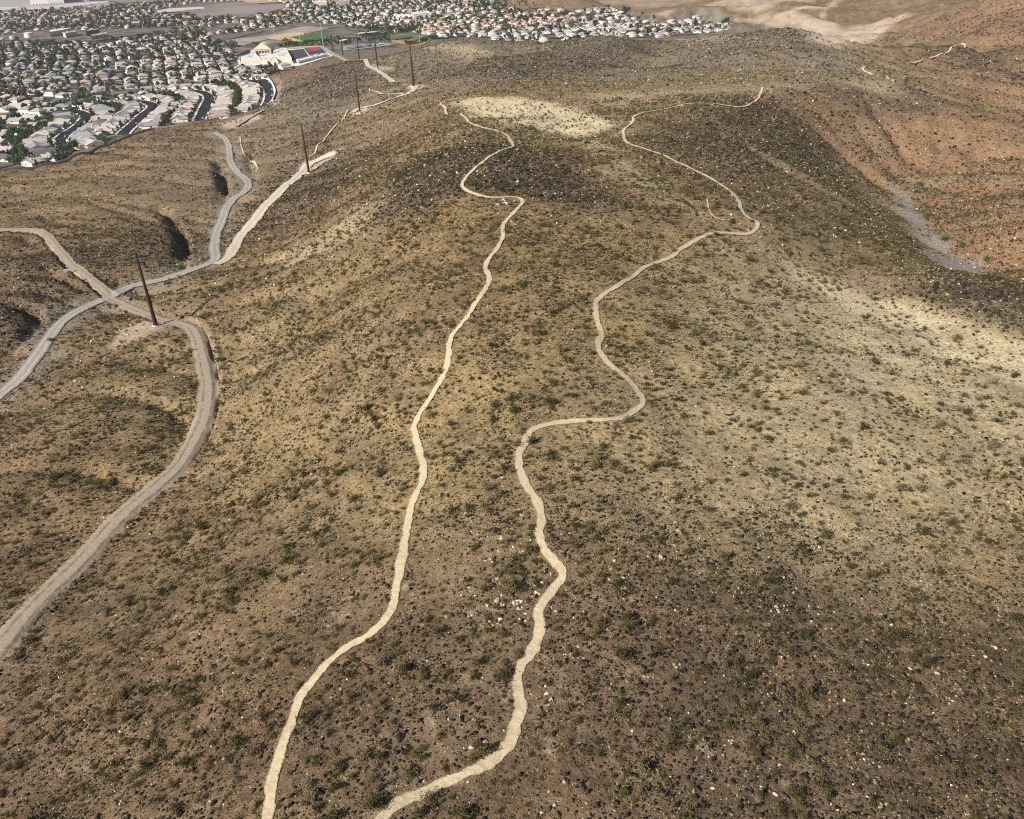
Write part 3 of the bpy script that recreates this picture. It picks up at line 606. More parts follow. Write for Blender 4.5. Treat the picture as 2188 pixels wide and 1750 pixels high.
def field(r0, r1, dens, fn, amax=52):
    area = math.radians(2 * amax) / 2 * (r1 * r1 - r0 * r0); n_ = int(area * dens)
    x, y = sector(n_, r0, r1, -amax, amax); z = H(x, y)
    ok, u, v, d_ = visible_band(x, y, z); x, y, z, u, v, d_ = [q_[ok] for q_ in (x, y, z, u, v, d_)]
    mk = {k: smask(a_, x, y) for k, a_ in MASK.items()}
    p = fn(x, y, mk) * (mk['town'] < 0.3); ok = (rng.uniform(0, 1, len(x)) < p); ok[ok] &= keep_off(x[ok], y[ok])
    return [q_[ok] for q_ in (x, y, z, u, v, d_)] + [{k: a_[ok] for k, a_ in mk.items()}]
def clump(x, y, s, lo=-0.35, hi=0.45, k=0): return smooth(lo, hi, fbm(x + k, y - k, s, 3))
def join(fs): return [np.concatenate([f[i] for f in fs]) for i in range(6)] + [{k: np.concatenate([f[6][k] for f in fs]) for k in MASK}]
def rnd_rot(n_, tilt=0.15): return np.c_[rng.normal(0, tilt, n_), rng.normal(0, tilt, n_), rng.uniform(0, 6.283, n_)]
# shrubs
sf = lambda x, y, m: np.clip((0.25 + 0.75 * clump(x, y, 14) + 0.3 * m['red']) * (1 - 0.35 * m['dark']) * (1 - 0.6 * m['sand']) * (1 - 0.75 * m['wash']) * (1 - 0.85 * m['pale']), 0, 1)
S = join([field(30, 200, 0.75, sf), field(200, 480, 0.8, sf, 44), field(480, 1000, 0.22, sf, 40), field(1000, 1700, 0.03, sf, 36)])
n_ = len(S[0]); far_s = 1 + 0.5 * smooth(300, 900, S[5])
sz = rng.lognormal(-0.42, 0.5, n_) * far_s; sz = np.clip(sz, 0.3, 2.3)
tint = np.clip(rng.beta(2, 2.6, n_) + 0.5 * S[6]['wash'] * rng.uniform(0, 1, n_) - 0.1 * S[6]['sand'], 0, 1)
order = np.argsort(S[5] / sz); inside = [i for i in order if 6 < S[3][i] < 2182 and 6 < S[4][i] < 1744][:300]
own = np.zeros(n_, bool); own[inside] = True
shr = [shrub_shape(1), shrub_shape(2, 20, 10), shrub_shape(3, 30, 6, 0.1, 0.5, 0.9), shrub_shape(4, 18, 8, 0.13, 0.75, 0.6)]
shr_far = [shrub_shape(11, 9, 5, 0.2, 0.6, 0.75), shrub_shape(12, 8, 6, 0.21, 0.55, 0.8)]
near_me = [shape_mesh('creosote_bush', shrub_shape(21 + k, 34, 11, 0.085, 0.62, 0.85), [M_SHRUB1, M_STEM]) for k in range(5)]
for i in inside:
    u, v = S[3][i], S[4][i]
    t1 = np.interp(v, [400, 700, 1000, 1300, 1500, 1750], [1090, 980, 890, 850, 650, 560]); t2 = np.interp(v, [480, 700, 880, 1000, 1200, 1500, 1620, 1750], [1560, 1280, 1200, 1110, 1190, 1110, 1000, 800])
    if u < t1: lb, gr = 'olive creosote bush on the brown slope left of the left footpath', 'bushes left of both footpaths'
    elif u < t2: lb, gr = 'olive creosote bush on the stony ridge between the two footpaths', 'bushes between the footpaths'
    else: lb, gr = 'olive creosote bush among dark stones right of the right footpath', 'bushes right of both footpaths'
    o = tag(obj('creosote_bush', near_me[i % 5]), lb, 'bush', gr)
    o.location = (S[0][i], S[1][i], S[2][i] - 0.04); o.rotation_euler = (rnd.uniform(-.1, .1), rnd.uniform(-.1, .1), rnd.uniform(0, 6.28)); k = sz[i]; o.scale = (k * rnd.uniform(.9, 1.25), k * rnd.uniform(.8, 1.1), k * rnd.uniform(.75, 1))
r_ = ~own; P3 = np.c_[S[0], S[1], S[2] - 0.03][r_]; nn = r_.sum(); far_i = S[5][r_] > 330
stuff('desert_scrub', shr + shr_far, [M_SHRUB, M_STEM], P3, np.where(far_i, 4 + rng.integers(0, 2, nn), rng.integers(0, 4, nn)), sz[r_, None] * np.c_[rng.uniform(.85, 1.3, nn), rng.uniform(.8, 1.2, nn), rng.uniform(.6, .95, nn)], rnd_rot(nn, .12), tint[r_], 'low olive desert scrub covering the hills', 'scrub')
# dark stones
rf = lambda x, y, m: np.clip((0.18 + 0.82 * clump(x, y, 11, -0.2, 0.5, 40) + 1.0 * m['dark'] + 0.6 * m['stony']) * (1 - 0.85 * m['sand']) * (1 - 0.8 * m['wash']) * (1 - 0.9 * m['pale']) * (1 - 0.25 * m['gold']), 0, 1)
rf2 = lambda x, y, m: np.clip((0.1 + 0.35 * clump(x, y, 16, 0, 0.5, 90) + 1.3 * m['dark'] + 0.45 * m['red']) * (1 - 0.9 * m['sand']) * (1 - 0.9 * m['wash']) * (1 - 0.9 * m['pale']), 0, 1)
rf3 = lambda x, y, m: np.clip(rf2(x, y, m) + 0.5 * m['red'], 0, 1)
A1 = field(30, 140, 8.5, rf); A2 = field(140, 240, 4.2, rf, 46); A3 = field(240, 480, 1.7, rf2, 44); A4 = field(480, 1100, 0.22, rf3, 40)
A5 = field(240, 1150, 0.16, lambda x, y, m: np.clip(.35 + .5 * clump(x, y, 22, -.2, .5, 3) + .3 * m['grey'], 0, 1) * (1 - m['sand']) * (1 - m['pale']), 42)
S = join([A1, A2, A3, A4, A5]); n_ = len(S[0]); base_s = np.concatenate([np.full(len(q_[0]), s_) for q_, s_ in ((A1, 0.25), (A2, 0.35), (A3, 0.56), (A4, 0.85), (A5, 0.8))])
sz = np.clip(rng.lognormal(-0.2, 0.6, n_), 0.35, 3.0) * base_s * (1 + 0.1 * S[6]['dark'])
tint = np.where(rng.uniform(0, 1, n_) < 0.1 + 0.12 * S[6]['sand'], rng.uniform(0.8, 1, n_), rng.beta(1.6, 2.6, n_) * 0.8) + 0.2 * S[6]['red'] * rng.uniform(0, 1, n_)
tint[-len(A5[0]):] = rng.uniform(.76, .98, len(A5[0])); sz = np.where(tint > .8, sz * .6, sz)
order = np.argsort(S[5] / sz); inside = [i for i in order if 6 < S[3][i] < 2182 and 6 < S[4][i] < 1744 and tint[i] < 0.6][:140]; own = np.zeros(n_, bool); own[inside] = True
bl_me = [shape_mesh('basalt_boulder', rock_shape(50 + k, 2), [M_ROCK1]) for k in range(4)]
for i in inside:
    far = S[4][i] < 1250
    o = tag(obj('basalt_boulder', bl_me[i % 4]), 'dark basalt boulder lying on the upper slopes' if far else 'dark basalt boulder on the near brown slope', 'boulder', 'boulders on the upper slopes' if far else 'boulders on the near slope')
    o.location = (S[0][i], S[1][i], S[2][i] - 0.03); o.rotation_euler = (rnd.uniform(-.3, .3), rnd.uniform(-.3, .3), rnd.uniform(0, 6.28)); k = sz[i]; o.scale = (k, k * rnd.uniform(.8, 1.2), k)
r_ = ~own; nn = r_.sum()
stuff('scattered_stones', [rock_shape(k) for k in range(5)], [M_ROCK], np.c_[S[0], S[1], S[2] - 0.02][r_], rng.integers(0, 5, nn), np.repeat(sz[r_, None], 3, 1), rnd_rot(nn, .3), np.clip(tint[r_], 0, 1), 'dark stones strewn over the desert ground', 'stones')
# dry grass tufts
tf = lambda x, y, m: np.clip((0.12 + 0.5 * clump(x, y, 18, -0.3, 0.5, 7) + 0.6 * m['gold']) * (1 - 0.7 * m['sand']) * (1 - 0.5 * m['dark']) * (1 - 0.6 * m['wash']) * (1 - 0.9 * m['pale']), 0, 1)
A1 = field(30, 150, 2.4, tf); A2 = field(150, 300, 1.9, tf, 46); A3 = field(300, 620, 0.5, tf, 42)
S = join([A1, A2, A3]); n_ = len(S[0]); base_s = np.concatenate([np.full(len(q_[0]), s_) for q_, s_ in ((A1, 0.6), (A2, 0.85), (A3, 1.4))])
sz = np.clip(rng.lognormal(-0.1, 0.35, n_), 0.4, 2.2) * base_s
stuff('dry_grass', [tuft_shape(k) for k in range(3)], [M_TUFT], np.c_[S[0], S[1], S[2] - 0.01], rng.integers(0, 3, n_), np.repeat(sz[:, None], 3, 1), rnd_rot(n_, .1), rng.beta(2, 2, n_), 'dry yellow grass tufts between the shrubs', 'dry grass')
# pale rocks, in loose clusters on the near right
cl = []
for _ in range(150):
    u, v = rnd.uniform(960, 2170), rnd.uniform(1020, 1735)
    if rnd.random() < 0.35: u, v = rnd.uniform(1000, 1200), rnd.uniform(1080, 1330)
    c = hit([(u, v)])[0]
    for k in range(rnd.choice([1, 1, 2, 3, 4])): cl.append((c[0] + rnd.gauss(0, .7), c[1] + rnd.gauss(0, .7)))
cl = np.array(cl); cl = cl[keep_off(cl[:, 0], cl[:, 1])][:290]; zz = H(cl[:, 0], cl[:, 1])
pm = [shape_mesh('pale_rock', rock_shape(70 + k, 2, 0.75), [M_PALE]) for k in range(4)]
for i, (x, y) in enumerate(cl):
    o = tag(obj('pale_rock', pm[i % 4]), 'whitish rock lying in a loose cluster among dark stones', 'rock', 'whitish rocks on the near slope')
    k = rnd.uniform(.22, .5) if rnd.random() < .6 else rnd.uniform(.5, .95); o.location = (x, y, zz[i] - .12 * k); o.rotation_euler = (rnd.uniform(-.3, .3), rnd.uniform(-.3, .3), rnd.uniform(0, 6.28)); o.scale = (k, k, k)
# ------------------------------------------------------------------ the town on the flat: streets, houses, trees
class MB:                                          # collects boxes and prisms into one mesh
    def __init__(s): s.v, s.f, s.m = [], [], []
    def add(s, v, f, m=0):
        o = len(s.v); s.v += [tuple(q_) for q_ in v]; s.f += [tuple(i + o for i in q_) for q_ in f]; s.m += [m] * len(f)
    def box(s, x0, x1, y0, y1, z0, z1, m=0):
        s.add([(x0, y0, z0), (x1, y0, z0), (x1, y1, z0), (x0, y1, z0), (x0, y0, z1), (x1, y0, z1), (x1, y1, z1), (x0, y1, z1)],
              [(0, 3, 2, 1), (4, 5, 6, 7), (0, 1, 5, 4), (1, 2, 6, 5), (2, 3, 7, 6), (3, 0, 4, 7)], m)
    def tube(s, pts, rad, seg=8, m=0):
        pts = [np.array(p, float) for p in pts]; o = len(s.v)
        for i, p in enumerate(pts):
            d = pts[min(i + 1, len(pts) - 1)] - pts[max(i - 1, 0)]; d /= np.linalg.norm(d) + 1e-9
            a_ = np.cross(d, [0, 0, 1.0]) if abs(d[2]) < 0.9 else np.cross(d, [1.0, 0, 0]); a_ /= np.linalg.norm(a_); b_ = np.cross(d, a_)
            for k in range(seg):
                t_ = 2 * math.pi * k / seg; s.v.append(tuple(p + rad[i] * (math.cos(t_) * a_ + math.sin(t_) * b_)))
        for i in range(len(pts) - 1):
            for k in range(seg):
                k2 = (k + 1) % seg; s.f.append((o + i * seg + k, o + i * seg + k2, o + (i + 1) * seg + k2, o + (i + 1) * seg + k)); s.m.append(m)
        s.f.append(tuple(o + k for k in range(seg))[::-1]); s.m.append(m); e = o + (len(pts) - 1) * seg; s.f.append(tuple(e + k for k in range(seg))); s.m.append(m)
    def prism(s, ring, z0, z1, m=0):
        n_ = len(ring); s.add([(x, y, z0) for x, y in ring] + [(x, y, z1) for x, y in ring], [tuple(range(n_))[::-1], tuple(range(n_, 2 * n_))] + [(i, (i + 1) % n_, n_ + (i + 1) % n_, n_ + i) for i in range(n_)], m)
    def mesh(s, name, mats):
        me = bpy.data.meshes.new(name); me.from_pydata(s.v, [], s.f)
        for m_ in (mats if isinstance(mats, (list, tuple)) else [mats]): me.materials.append(m_)
        me.polygons.foreach_set('material_index', np.array(s.m, np.int32))
        bm = bmesh.new(); bm.from_mesh(me); bmesh.ops.recalc_face_normals(bm, faces=bm.faces); bm.to_mesh(me); bm.free(); return me
    def soup(s):                                   # triangles for the scatter objects
        T, mi = [], []
        for f, m_ in zip(s.f, s.m):
            for k in range(1, len(f) - 1): T.append((f[0], f[k], f[k + 1])); mi.append(m_)
        return np.array(s.v, float), np.array(T), np.array(mi)
def pitched(mb, x0, x1, y0, y1, ze, zr, axis='y', hip=(0, 0), eave=0.5, th=0.22, m=0):      # hip or gable roof as a closed slab
    if axis == 'x':
        t_ = MB(); pitched(t_, y0, y1, x0, x1, ze, zr, 'y', hip, eave, th, m); mb.add([(b_, a_, c_) for a_, b_, c_ in t_.v], [f[::-1] for f in t_.f], m); return
    X0, X1, Y0, Y1 = x0 - eave, x1 + eave, y0 - eave, y1 + eave; xc = (x0 + x1) / 2
    dz = eave * (zr - ze) / ((x1 - x0) / 2); b = ze - dz
    top = [(X0, Y0, b), (X1, Y0, b), (X1, Y1, b), (X0, Y1, b), (xc, Y0 + hip[0], zr), (xc, Y1 - hip[1], zr)]
    bot = [(x, y, z - th) for x, y, z in top]
    F_ = [(0, 3, 5, 4), (1, 4, 5, 2)] + ([(0, 4, 1)] if hip[0] else []) + ([(2, 5, 3)] if hip[1] else [])
    fs = F_ + [tuple(i + 6 for i in f[::-1]) for f in F_]
    fs += [(0, 6, 9, 3), (1, 2, 8, 7)]
    fs += [(0, 1, 7, 6)] if hip[0] else [(0, 4, 10, 6), (4, 1, 7, 10)]
    fs += [(2, 3, 9, 8)] if hip[1] else [(2, 5, 11, 8), (5, 3, 9, 11)]
    mb.add(top + bot, fs, m)
def gable_wall(mb, x0, x1, y0, y1, z0, ze, zr, axis='y', m=0):
    if axis == 'x':
        t_ = MB(); gable_wall(t_, y0, y1, x0, x1, z0, ze, zr, 'y', m); mb.add([(b_, a_, c_) for a_, b_, c_ in t_.v], [f[::-1] for f in t_.f], m); return
    xc = (x0 + x1) / 2; v = []
    for y in (y0, y1): v += [(x0, y, z0), (x1, y, z0), (x1, y, ze), (xc, y, zr - 0.1), (x0, y, ze)]
    mb.add(v, [(0, 1, 2, 3, 4), (9, 8, 7, 6, 5), (0, 4, 9, 5), (1, 6, 7, 2), (0, 5, 6, 1), (4, 3, 8, 9), (2, 7, 8, 3)], m)
# house plans: x across the lot, street side is -y; every plan returns the meshes of its parts
def plan(kind):
    wall, roof = MB(), MB(); E_, R_ = 2.9, 5.0
    if kind == 0:
        gable_wall(wall, -6.2, 6.2, -6, 8.5, -.3, E_, E_); pitched(roof, -6.2, 6.2, -6, 8.5, E_, R_ + .3, 'y', (5, 5))
        gable_wall(wall, -6.0, 0.2, -10, -5.9, -.3, E_, 4.35); pitched(roof, -6.0, 0.2, -10, -2.5, E_ + .05, 4.45, 'y', (0, 0)); gar = (-5.3, -.5, -10.0)
    elif kind == 1:
        gable_wall(wall, -6.5, 6.5, -6.5, 8, -.3, E_, R_ + .1); pitched(roof, -6.5, 6.5, -6.5, 8, E_, R_ + .2, 'y', (0, 0))
        gable_wall(wall, 0.4, 6.3, -9.8, -6.4, -.3, E_, 4.3); pitched(roof, 0.4, 6.3, -9.8, -3, E_ + .04, 4.4, 'y', (0, 0)); gar = (1.0, 5.7, -9.8)
    elif kind == 2:
        gable_wall(wall, -6.3, 6.3, -6, 7.5, -.3, E_, R_, 'x'); pitched(roof, -6.3, 6.3, -6, 7.5, E_, R_ + .1, 'x', (0, 0))
        gable_wall(wall, -6.0, -0.2, -9.8, -5.9, -.3, E_, 4.2); pitched(roof, -6.0, -0.2, -9.8, -1.5, E_ + .05, 4.3, 'y', (0, 0)); gar = (-5.4, -.8, -9.8)
    else:
        gable_wall(wall, -6.4, 6.4, -5, 7.5, -.3, 5.4, 5.4); pitched(roof, -6.4, 6.4, -5, 7.5, 5.4, 7.6, 'y', (4.5, 4.5))
        gable_wall(wall, -6.3, 6.3, -9.5, -4.9, -.3, E_, E_); pitched(roof, -6.3, 6.3, -9.5, -5.3, E_, 4.0, 'x', (3, 3)); gar = (0.8, 5.6, -9.5)
    return wall, roof, gar
def roof_mat(name, col, single):
    m, nt, b = new_mat(name, 0.85, 0.25); t = NT(nt)
    f = nt.nodes.new('ShaderNodeObjectInfo').outputs['Random'] if single else t.attr('tint', 'INSTANCER')
    w = nt.nodes.new('ShaderNodeTexWave'); w.bands_direction = 'Y'; w.inputs['Scale'].default_value = 1.1; w.inputs['Distortion'].default_value = 0.6; nt.links.new(t.co, w.inputs['Vector'])
    c = t.mix(t.ramp(t.noise(0.8, 4), 0.3, 0.7), tuple(x * 0.86 for x in col), tuple(x * 1.12 for x in col))
    c = t.mix(t.ramp(f, 0.0, 1.0), t.mix(1.0, c, (0.8, 0.8, 0.82), 'MULTIPLY'), t.mix(1.0, c, (1.15, 1.12, 1.1), 'MULTIPLY'))
    c = t.mix(t.math('MULTIPLY', w.outputs['Fac'], 0.25), c, t.mix(1.0, c, (0.7, 0.7, 0.7), 'MULTIPLY')); t.base(c, b); return m
ROOFC = {'tan': (0.36, 0.33, 0.305), 'grey': (0.27, 0.27, 0.28), 'pink': (0.36, 0.29, 0.285), 'clay': (0.37, 0.25, 0.19), 'slate': (0.11, 0.11, 0.118), 'cream': (0.43, 0.395, 0.355)}
RM = {k: roof_mat('roof_tile_' + k, c, True) for k, c in ROOFC.items()}; RMS = {k: roof_mat('far_roof_tile_' + k, c, False) for k, c in ROOFC.items()}
M_WALL = simple_mat('stucco', (0.66, 0.61, 0.55), 0.9, 0.1, 0.6); M_GAR = simple_mat('garage_white', (0.72, 0.7, 0.66), 0.6, 0.06, 2)
M_GLASS = simple_mat('window_glass', (0.04, 0.05, 0.06), 0.15, 0.3, 1, 0.5); M_DOOR = simple_mat('door_wood', (0.13, 0.08, 0.05), 0.6, 0.2, 4)
PLANS = [plan(k) for k in range(4)]
WALL_ME = [p[0].mesh('wall', M_WALL) for p in PLANS]; ROOF_ME = {(k, c): p[1].mesh('roof', RM[c]) for k, p in enumerate(PLANS) for c in ROOFC}
def bx_mesh(name, x0, x1, y0, y1, z0, z1, mat):
    q_ = MB(); q_.box(x0, x1, y0, y1, z0, z1); return q_.mesh(name, mat)
GAR_ME = [bx_mesh('garage_door', p[2][0], p[2][1], p[2][2] - .06, p[2][2] + .02, 0, 2.2, M_GAR) for p in PLANS]
fx = [3.2, -3.2, 3.0, -3.0]; fy = [-6, -6.5, -6, -9.5]
DOOR_ME = [bx_mesh('door', fx[k] - 1.6, fx[k] - .7, fy[k] - .06, fy[k] + .02, 0, 2.1, M_DOOR) for k in range(4)]
bk = [8.5, 8, 7.5, 7.5]; sx = [6.2, 6.5, 6.3, 6.4]
WIN_ME = [[bx_mesh('window', fx[k] + .2, fx[k] + 2.2, fy[k] - .05, fy[k] + .02, .9, 2.2, M_GLASS), bx_mesh('window', -4.2, -1.6, bk[k] - .02, bk[k] + .05, .8, 2.2, M_GLASS), bx_mesh('window', 1.2, 3.8, bk[k] - .02, bk[k] + .05, .2, 2.2, M_GLASS),
    bx_mesh('window', -sx[k] - .05, -sx[k] + .02, 1, 2.6, .9, 2.1, M_GLASS), bx_mesh('window', sx[k] - .02, sx[k] + .05, -1.5, .3, .9, 2.1, M_GLASS)] for k in range(4)]
q_ = MB(); q_.box(2.2, 3.1, 2.2, 3.0, 3.2, 5.6); CHIM_ME = q_.mesh('chimney', M_WALL)
def house(kind, col, x, y, ang, label, group, detail, mirror=False):
    r = bpy.data.objects.new('house', None); COL.objects.link(r); r.location = (x, y, float(H([x], [y])[0])); r.rotation_euler = (0, 0, ang); tag(r, label, 'house', group)
    k_ = rnd.uniform(.88, 1.0); r.scale = (-k_ if mirror else k_, k_, k_)
    obj('wall', WALL_ME[kind], r); rf = obj('roof', ROOF_ME[kind, col], r)
    if detail:
        obj('garage_door', GAR_ME[kind], r); obj('door', DOOR_ME[kind], r)
        for w_ in WIN_ME[kind]: obj('window', w_, r)
        if kind in (1, 2) and rnd.random() < .5: obj('chimney', CHIM_ME, rf)
    return r
ASPH = simple_mat('asphalt', (0.017, 0.018, 0.022), 0.85, 0.25, 0.3); ASPH_OLD = simple_mat('worn_asphalt', (0.1, 0.1, 0.1), 0.9, 0.25, 0.2)
CONC = simple_mat('concrete', (0.58, 0.56, 0.53), 0.9, 0.12, 0.8); GRAVEL_YARD = simple_mat('yard_gravel', (0.42, 0.36, 0.3), 0.95, 0.25, 0.5)
NEAR_ST = [  # photo lines of the four black streets, hillside end first, and which palette their houses use
 ('nearest black street', [(156,325),(147,323),(134,312),(125,302),(139,288),(160,276),(179,261),(185,250),(174,241),(155,238)], ['tan','tan','grey','grey','slate']),
 ('second black street', [(262,287),(269,280),(287,265),(304,248),(322,235),(328,228),(319,221),(300,218),(270,217),(240,217)], ['tan','cream','tan','grey']),
 ('third black street', [(425,258),(430,248),(437,231),(447,213),(445,205),(432,198),(412,195),(380,194),(340,196),(300,200)], ['tan','cream','cream','pink']),
 ('black street by the hill', [(560,238),(567,231),(577,216),(575,194),(567,183),(552,177),(530,173),(500,171),(465,172),(430,176)], ['tan','cream','tan'])]
HOUSES = []                                        # x, y, angle, colour, group, label, near
TREES = []                                         # x, y, size, tint, tag
STREETS = []
def too_close(x, y, d=11.5):
    return any(abs(h[0] - x) < d and abs(h[1] - y) < d and (h[0] - x) ** 2 + (h[1] - y) ** 2 < d * d for h in HOUSES)
SHOULD_AVOID = []
for si, (nm, uv, pal) in enumerate(NEAR_ST):
    w = plane_pt(uv, 0)[:, :2]; STREETS.append((w, 9.0, True, nm))
for si, (nm, uv, pal) in enumerate(NEAR_ST):
    rs = resample(STREETS[si][0], lambda p: 1.0); tn = np.gradient(rs, axis=0); tn /= np.linalg.norm(tn, axis=1)[:, None]
    for side, sn in ((1, 'left'), (-1, 'right')):
        nr_ = np.c_[-tn[:, 1], tn[:, 0]] * side; row = rs + nr_ * 19.0; k = 6; cnt = 0
        last = None
        while k < len(row):
            p = row[k]
            if (last is None or np.linalg.norm(p - last) > 14.6) and not too_close(p[0], p[1], 13.2) and poly_sd(np.array([p[0]]), np.array([p[1]]), town_poly)[0] > 9 \
               and all(line_dist(np.array([p[0]]), np.array([p[1]]), resample(s_[0], lambda q: 4.0))[0] > 15.5 for s_ in STREETS):
                face = math.atan2(-nr_[k][1], -nr_[k][0]) + math.pi / 2
                cnt += 1; c = pal[int(rng.integers(0, len(pal)))]
                HOUSES.append([p[0], p[1], face, c, 'houses along the ' + nm, None, (nm, sn, cnt)]); last = p
                # back yard and street trees
                for q_ in range(int(rng.integers(2, 5))): t_ = p + nr_[k] * rng.uniform(10, 15) + tn[k] * rng.uniform(-7, 7); TREES.append((t_[0], t_[1], rng.uniform(.7, 1.3), rng.uniform(0, .62), 'yard'))
                if rng.random() < .8: t_ = p - nr_[k] * rng.uniform(11, 13) + tn[k] * rng.uniform(-7, 7); TREES.append((t_[0], t_[1], rng.uniform(.65, 1.15), rng.uniform(0, .6), 'street'))
            k += 1
# further quarters of the town: warped rows of lots
def ang_deg(d): return math.radians(d)
EXCL = [  # photo outlines that hold no houses: school, fields, lots, bare land, shops
 [(505,98),(560,92),(480,100),(470,84),(560,66),(690,52),(790,62),(830,72),(905,70),(910,98),(840,108),(745,140),(690,135),(640,150),(600,137),(512,142)],
 [(320,22),(430,5),(560,0),(620,8),(600,30),(520,42),(420,40),(350,32)],[(0,30),(0,-10),(200,-10),(260,5),(180,16),(60,24)],[(190,-5),(480,-5),(250,8)],[(0,76),(60,66),(240,62),(330,58),(420,52),(430,64),(340,70),(230,88),(110,90),(0,96)],
 [(1080,24),(1120,12),(1190,2),(1260,-2),(1330,4),(1380,8),(1330,22),(1260,30),(1180,30),(1100,30)],[(1380,12),(1480,8),(1580,10),(1580,48),(1500,46),(1420,44),(1385,38)],[(850,40),(960,28),(970,36),(880,46)],
 [(430,60),(500,48),(530,55),(470,72),(440,70)],[(120,32),(190,26),(190,33),(130,38)]]
EXW = [[tuple(p[:2]) for p in plane_pt(e, 0)] for e in EXCL]
QUARTERS = [  # outline, street direction (degrees from +X), palette, yard-tree density, name, period
 ([(-60,400),(-60,200),(0,188),(110,196),(215,203),(235,216),(175,236),(150,262),(118,300),(140,318),(135,345),(0,376)], 62, ['tan','grey','slate','pink','tan'], 1.5, 'left edge of the town', 60),
 ([(-60,200),(-60,95),(120,92),(240,92),(330,76),(430,70),(505,100),(512,140),(545,150),(560,168),(430,170),(300,190),(215,200),(110,194)], 24, ['pink','pink','tan','grey','cream'], 1.25, 'middle of the town', 58),
 ([(560,168),(540,148),(600,140),(640,150),(602,158)], 30, ['tan','cream','tan'], 1.0, 'rows below the school', 56),
 ([(-60,92),(-60,26),(60,26),(180,18),(300,8),(420,0),(560,-6),(640,-8),(640,48),(560,62),(470,76),(330,72),(240,86),(100,90)], 20, ['clay','pink','cream','clay','tan'], 0.95, 'far left of the town', 60),
 ([(640,48),(640,-8),(1060,-8),(1060,40),(1000,46),(900,60),(840,70),(790,58),(700,50)], 14, ['cream','clay','tan','cream','grey'], 1.0, 'far middle of the town', 60),
 ([(880,70),(900,58),(1000,46),(1080,34),(1180,32),(1230,34),(1170,60),(1100,62),(1000,80),(930,84)], 30, ['clay','clay','cream'], 0.7, 'clay roofed rows', 56),
 ([(930,84),(1010,70),(1100,60),(1200,62),(1300,66),(1400,66),(1480,60),(1570,48),(1560,68),(1500,74),(1400,84),(1240,84),(1130,101),(1080,94),(1010,82)], 8, ['grey','tan','cream','tan','grey'], 0.5, 'grey rows behind the hill', 54),
 ([(1170,60),(1200,34),(1270,24),(1400,20),(1390,36),(1400,44),(1500,46),(1480,60),(1400,66),(1300,66)], 12, ['pink','pink','cream'], 0.6, 'pink roofed rows', 54),
 ([(1260,-2),(1290,-4),(1420,-2),(1420,8),(1330,6)], 8, ['cream','tan'], 0.3, 'row on the far terrace', 60)]
for qi, (uv, deg, pal, td, nm, per) in enumerate(QUARTERS):
    w = plane_pt(uv, 0)[:, :2]; pol = [tuple(p) for p in w]; c0 = w.mean(0); th = ang_deg(deg); ex = np.array([math.cos(th), math.sin(th)]); ey = np.array([-ex[1], ex[0]])
    rel = w - c0; U0, U1 = (rel @ ex).min() - 60, (rel @ ex).max() + 60; V0, V1 = (rel @ ey).min() - 60, (rel @ ey).max() + 60
    far = np.hypot(*c0) > 1150
    def warp(u, v):
        return c0 + np.multiply.outer(u + 12 * np.sin(v / 130 + qi), ex) + np.multiply.outer(v + 26 * np.sin(u / 170 + 1.7 * qi) + 10 * np.sin(u / 61 + v / 300), ey)
    pitch = 16.5
    for ri, v in enumerate(np.arange(V0, V1, per)):
        off = rng.uniform(0, 90); us = np.arange(U0, U1, 6.0); pts = warp(us, np.full(len(us), v))
        ins = in_poly(pts[:, 0], pts[:, 1], pol)
        for e in EXW: ins &= ~in_poly(pts[:, 0], pts[:, 1], e)
        ins &= poly_sd(pts[:, 0], pts[:, 1], town_poly) > 10
        run = []
        for k in range(len(us) + 1):
            if k < len(us) and ins[k]: run.append(k)
            else:
                if len(run) > 6: STREETS.append((pts[run], 8.5, False, nm))
                run = []
        for side in (-1, 1):
            for u in np.arange(U0, U1, pitch):
                if ((u + off) % 180) < 16 or rng.random() < .07: continue
                uu = u + rng.normal(0, .6); vv = v + side * (18.5 + rng.normal(0, .8)); p = warp(np.array([uu]), np.array([vv]))[0]
                P1 = np.array([p[0]]), np.array([p[1]])
                if not in_poly(*P1, pol)[0] or any(in_poly(*P1, e)[0] for e in EXW) or poly_sd(*P1, town_poly)[0] < 10: continue
                if too_close(p[0], p[1], 13.5) or any(line_dist(*P1, s_[0])[0] < 15 for s_ in STREETS[:4]): continue
                a2 = warp(np.array([uu + 2]), np.array([vv]))[0] - p; fa = math.atan2(a2[1], a2[0]) + (0 if side > 0 else math.pi)
                c = pal[int(rng.integers(0, len(pal)))]
                HOUSES.append([p[0], p[1], fa, c, 'houses in the ' + nm, nm, None])
                nt_ = rng.poisson(td * 3.0)
                for _ in range(nt_):
                    s2 = rng.uniform(-14, 14); t_ = p + np.array([math.cos(fa), math.sin(fa)]) * rng.uniform(-7.5, 7.5) + np.array([-math.sin(fa), math.cos(fa)]) * (rng.uniform(7, 15) if rng.random() < .7 else -rng.uniform(9, 14))
                    tt = rng.uniform(0, .7) if rng.random() < .95 else rng.uniform(.86, 1)
                    TREES.append((t_[0], t_[1], rng.lognormal(.02, .32), tt, nm))
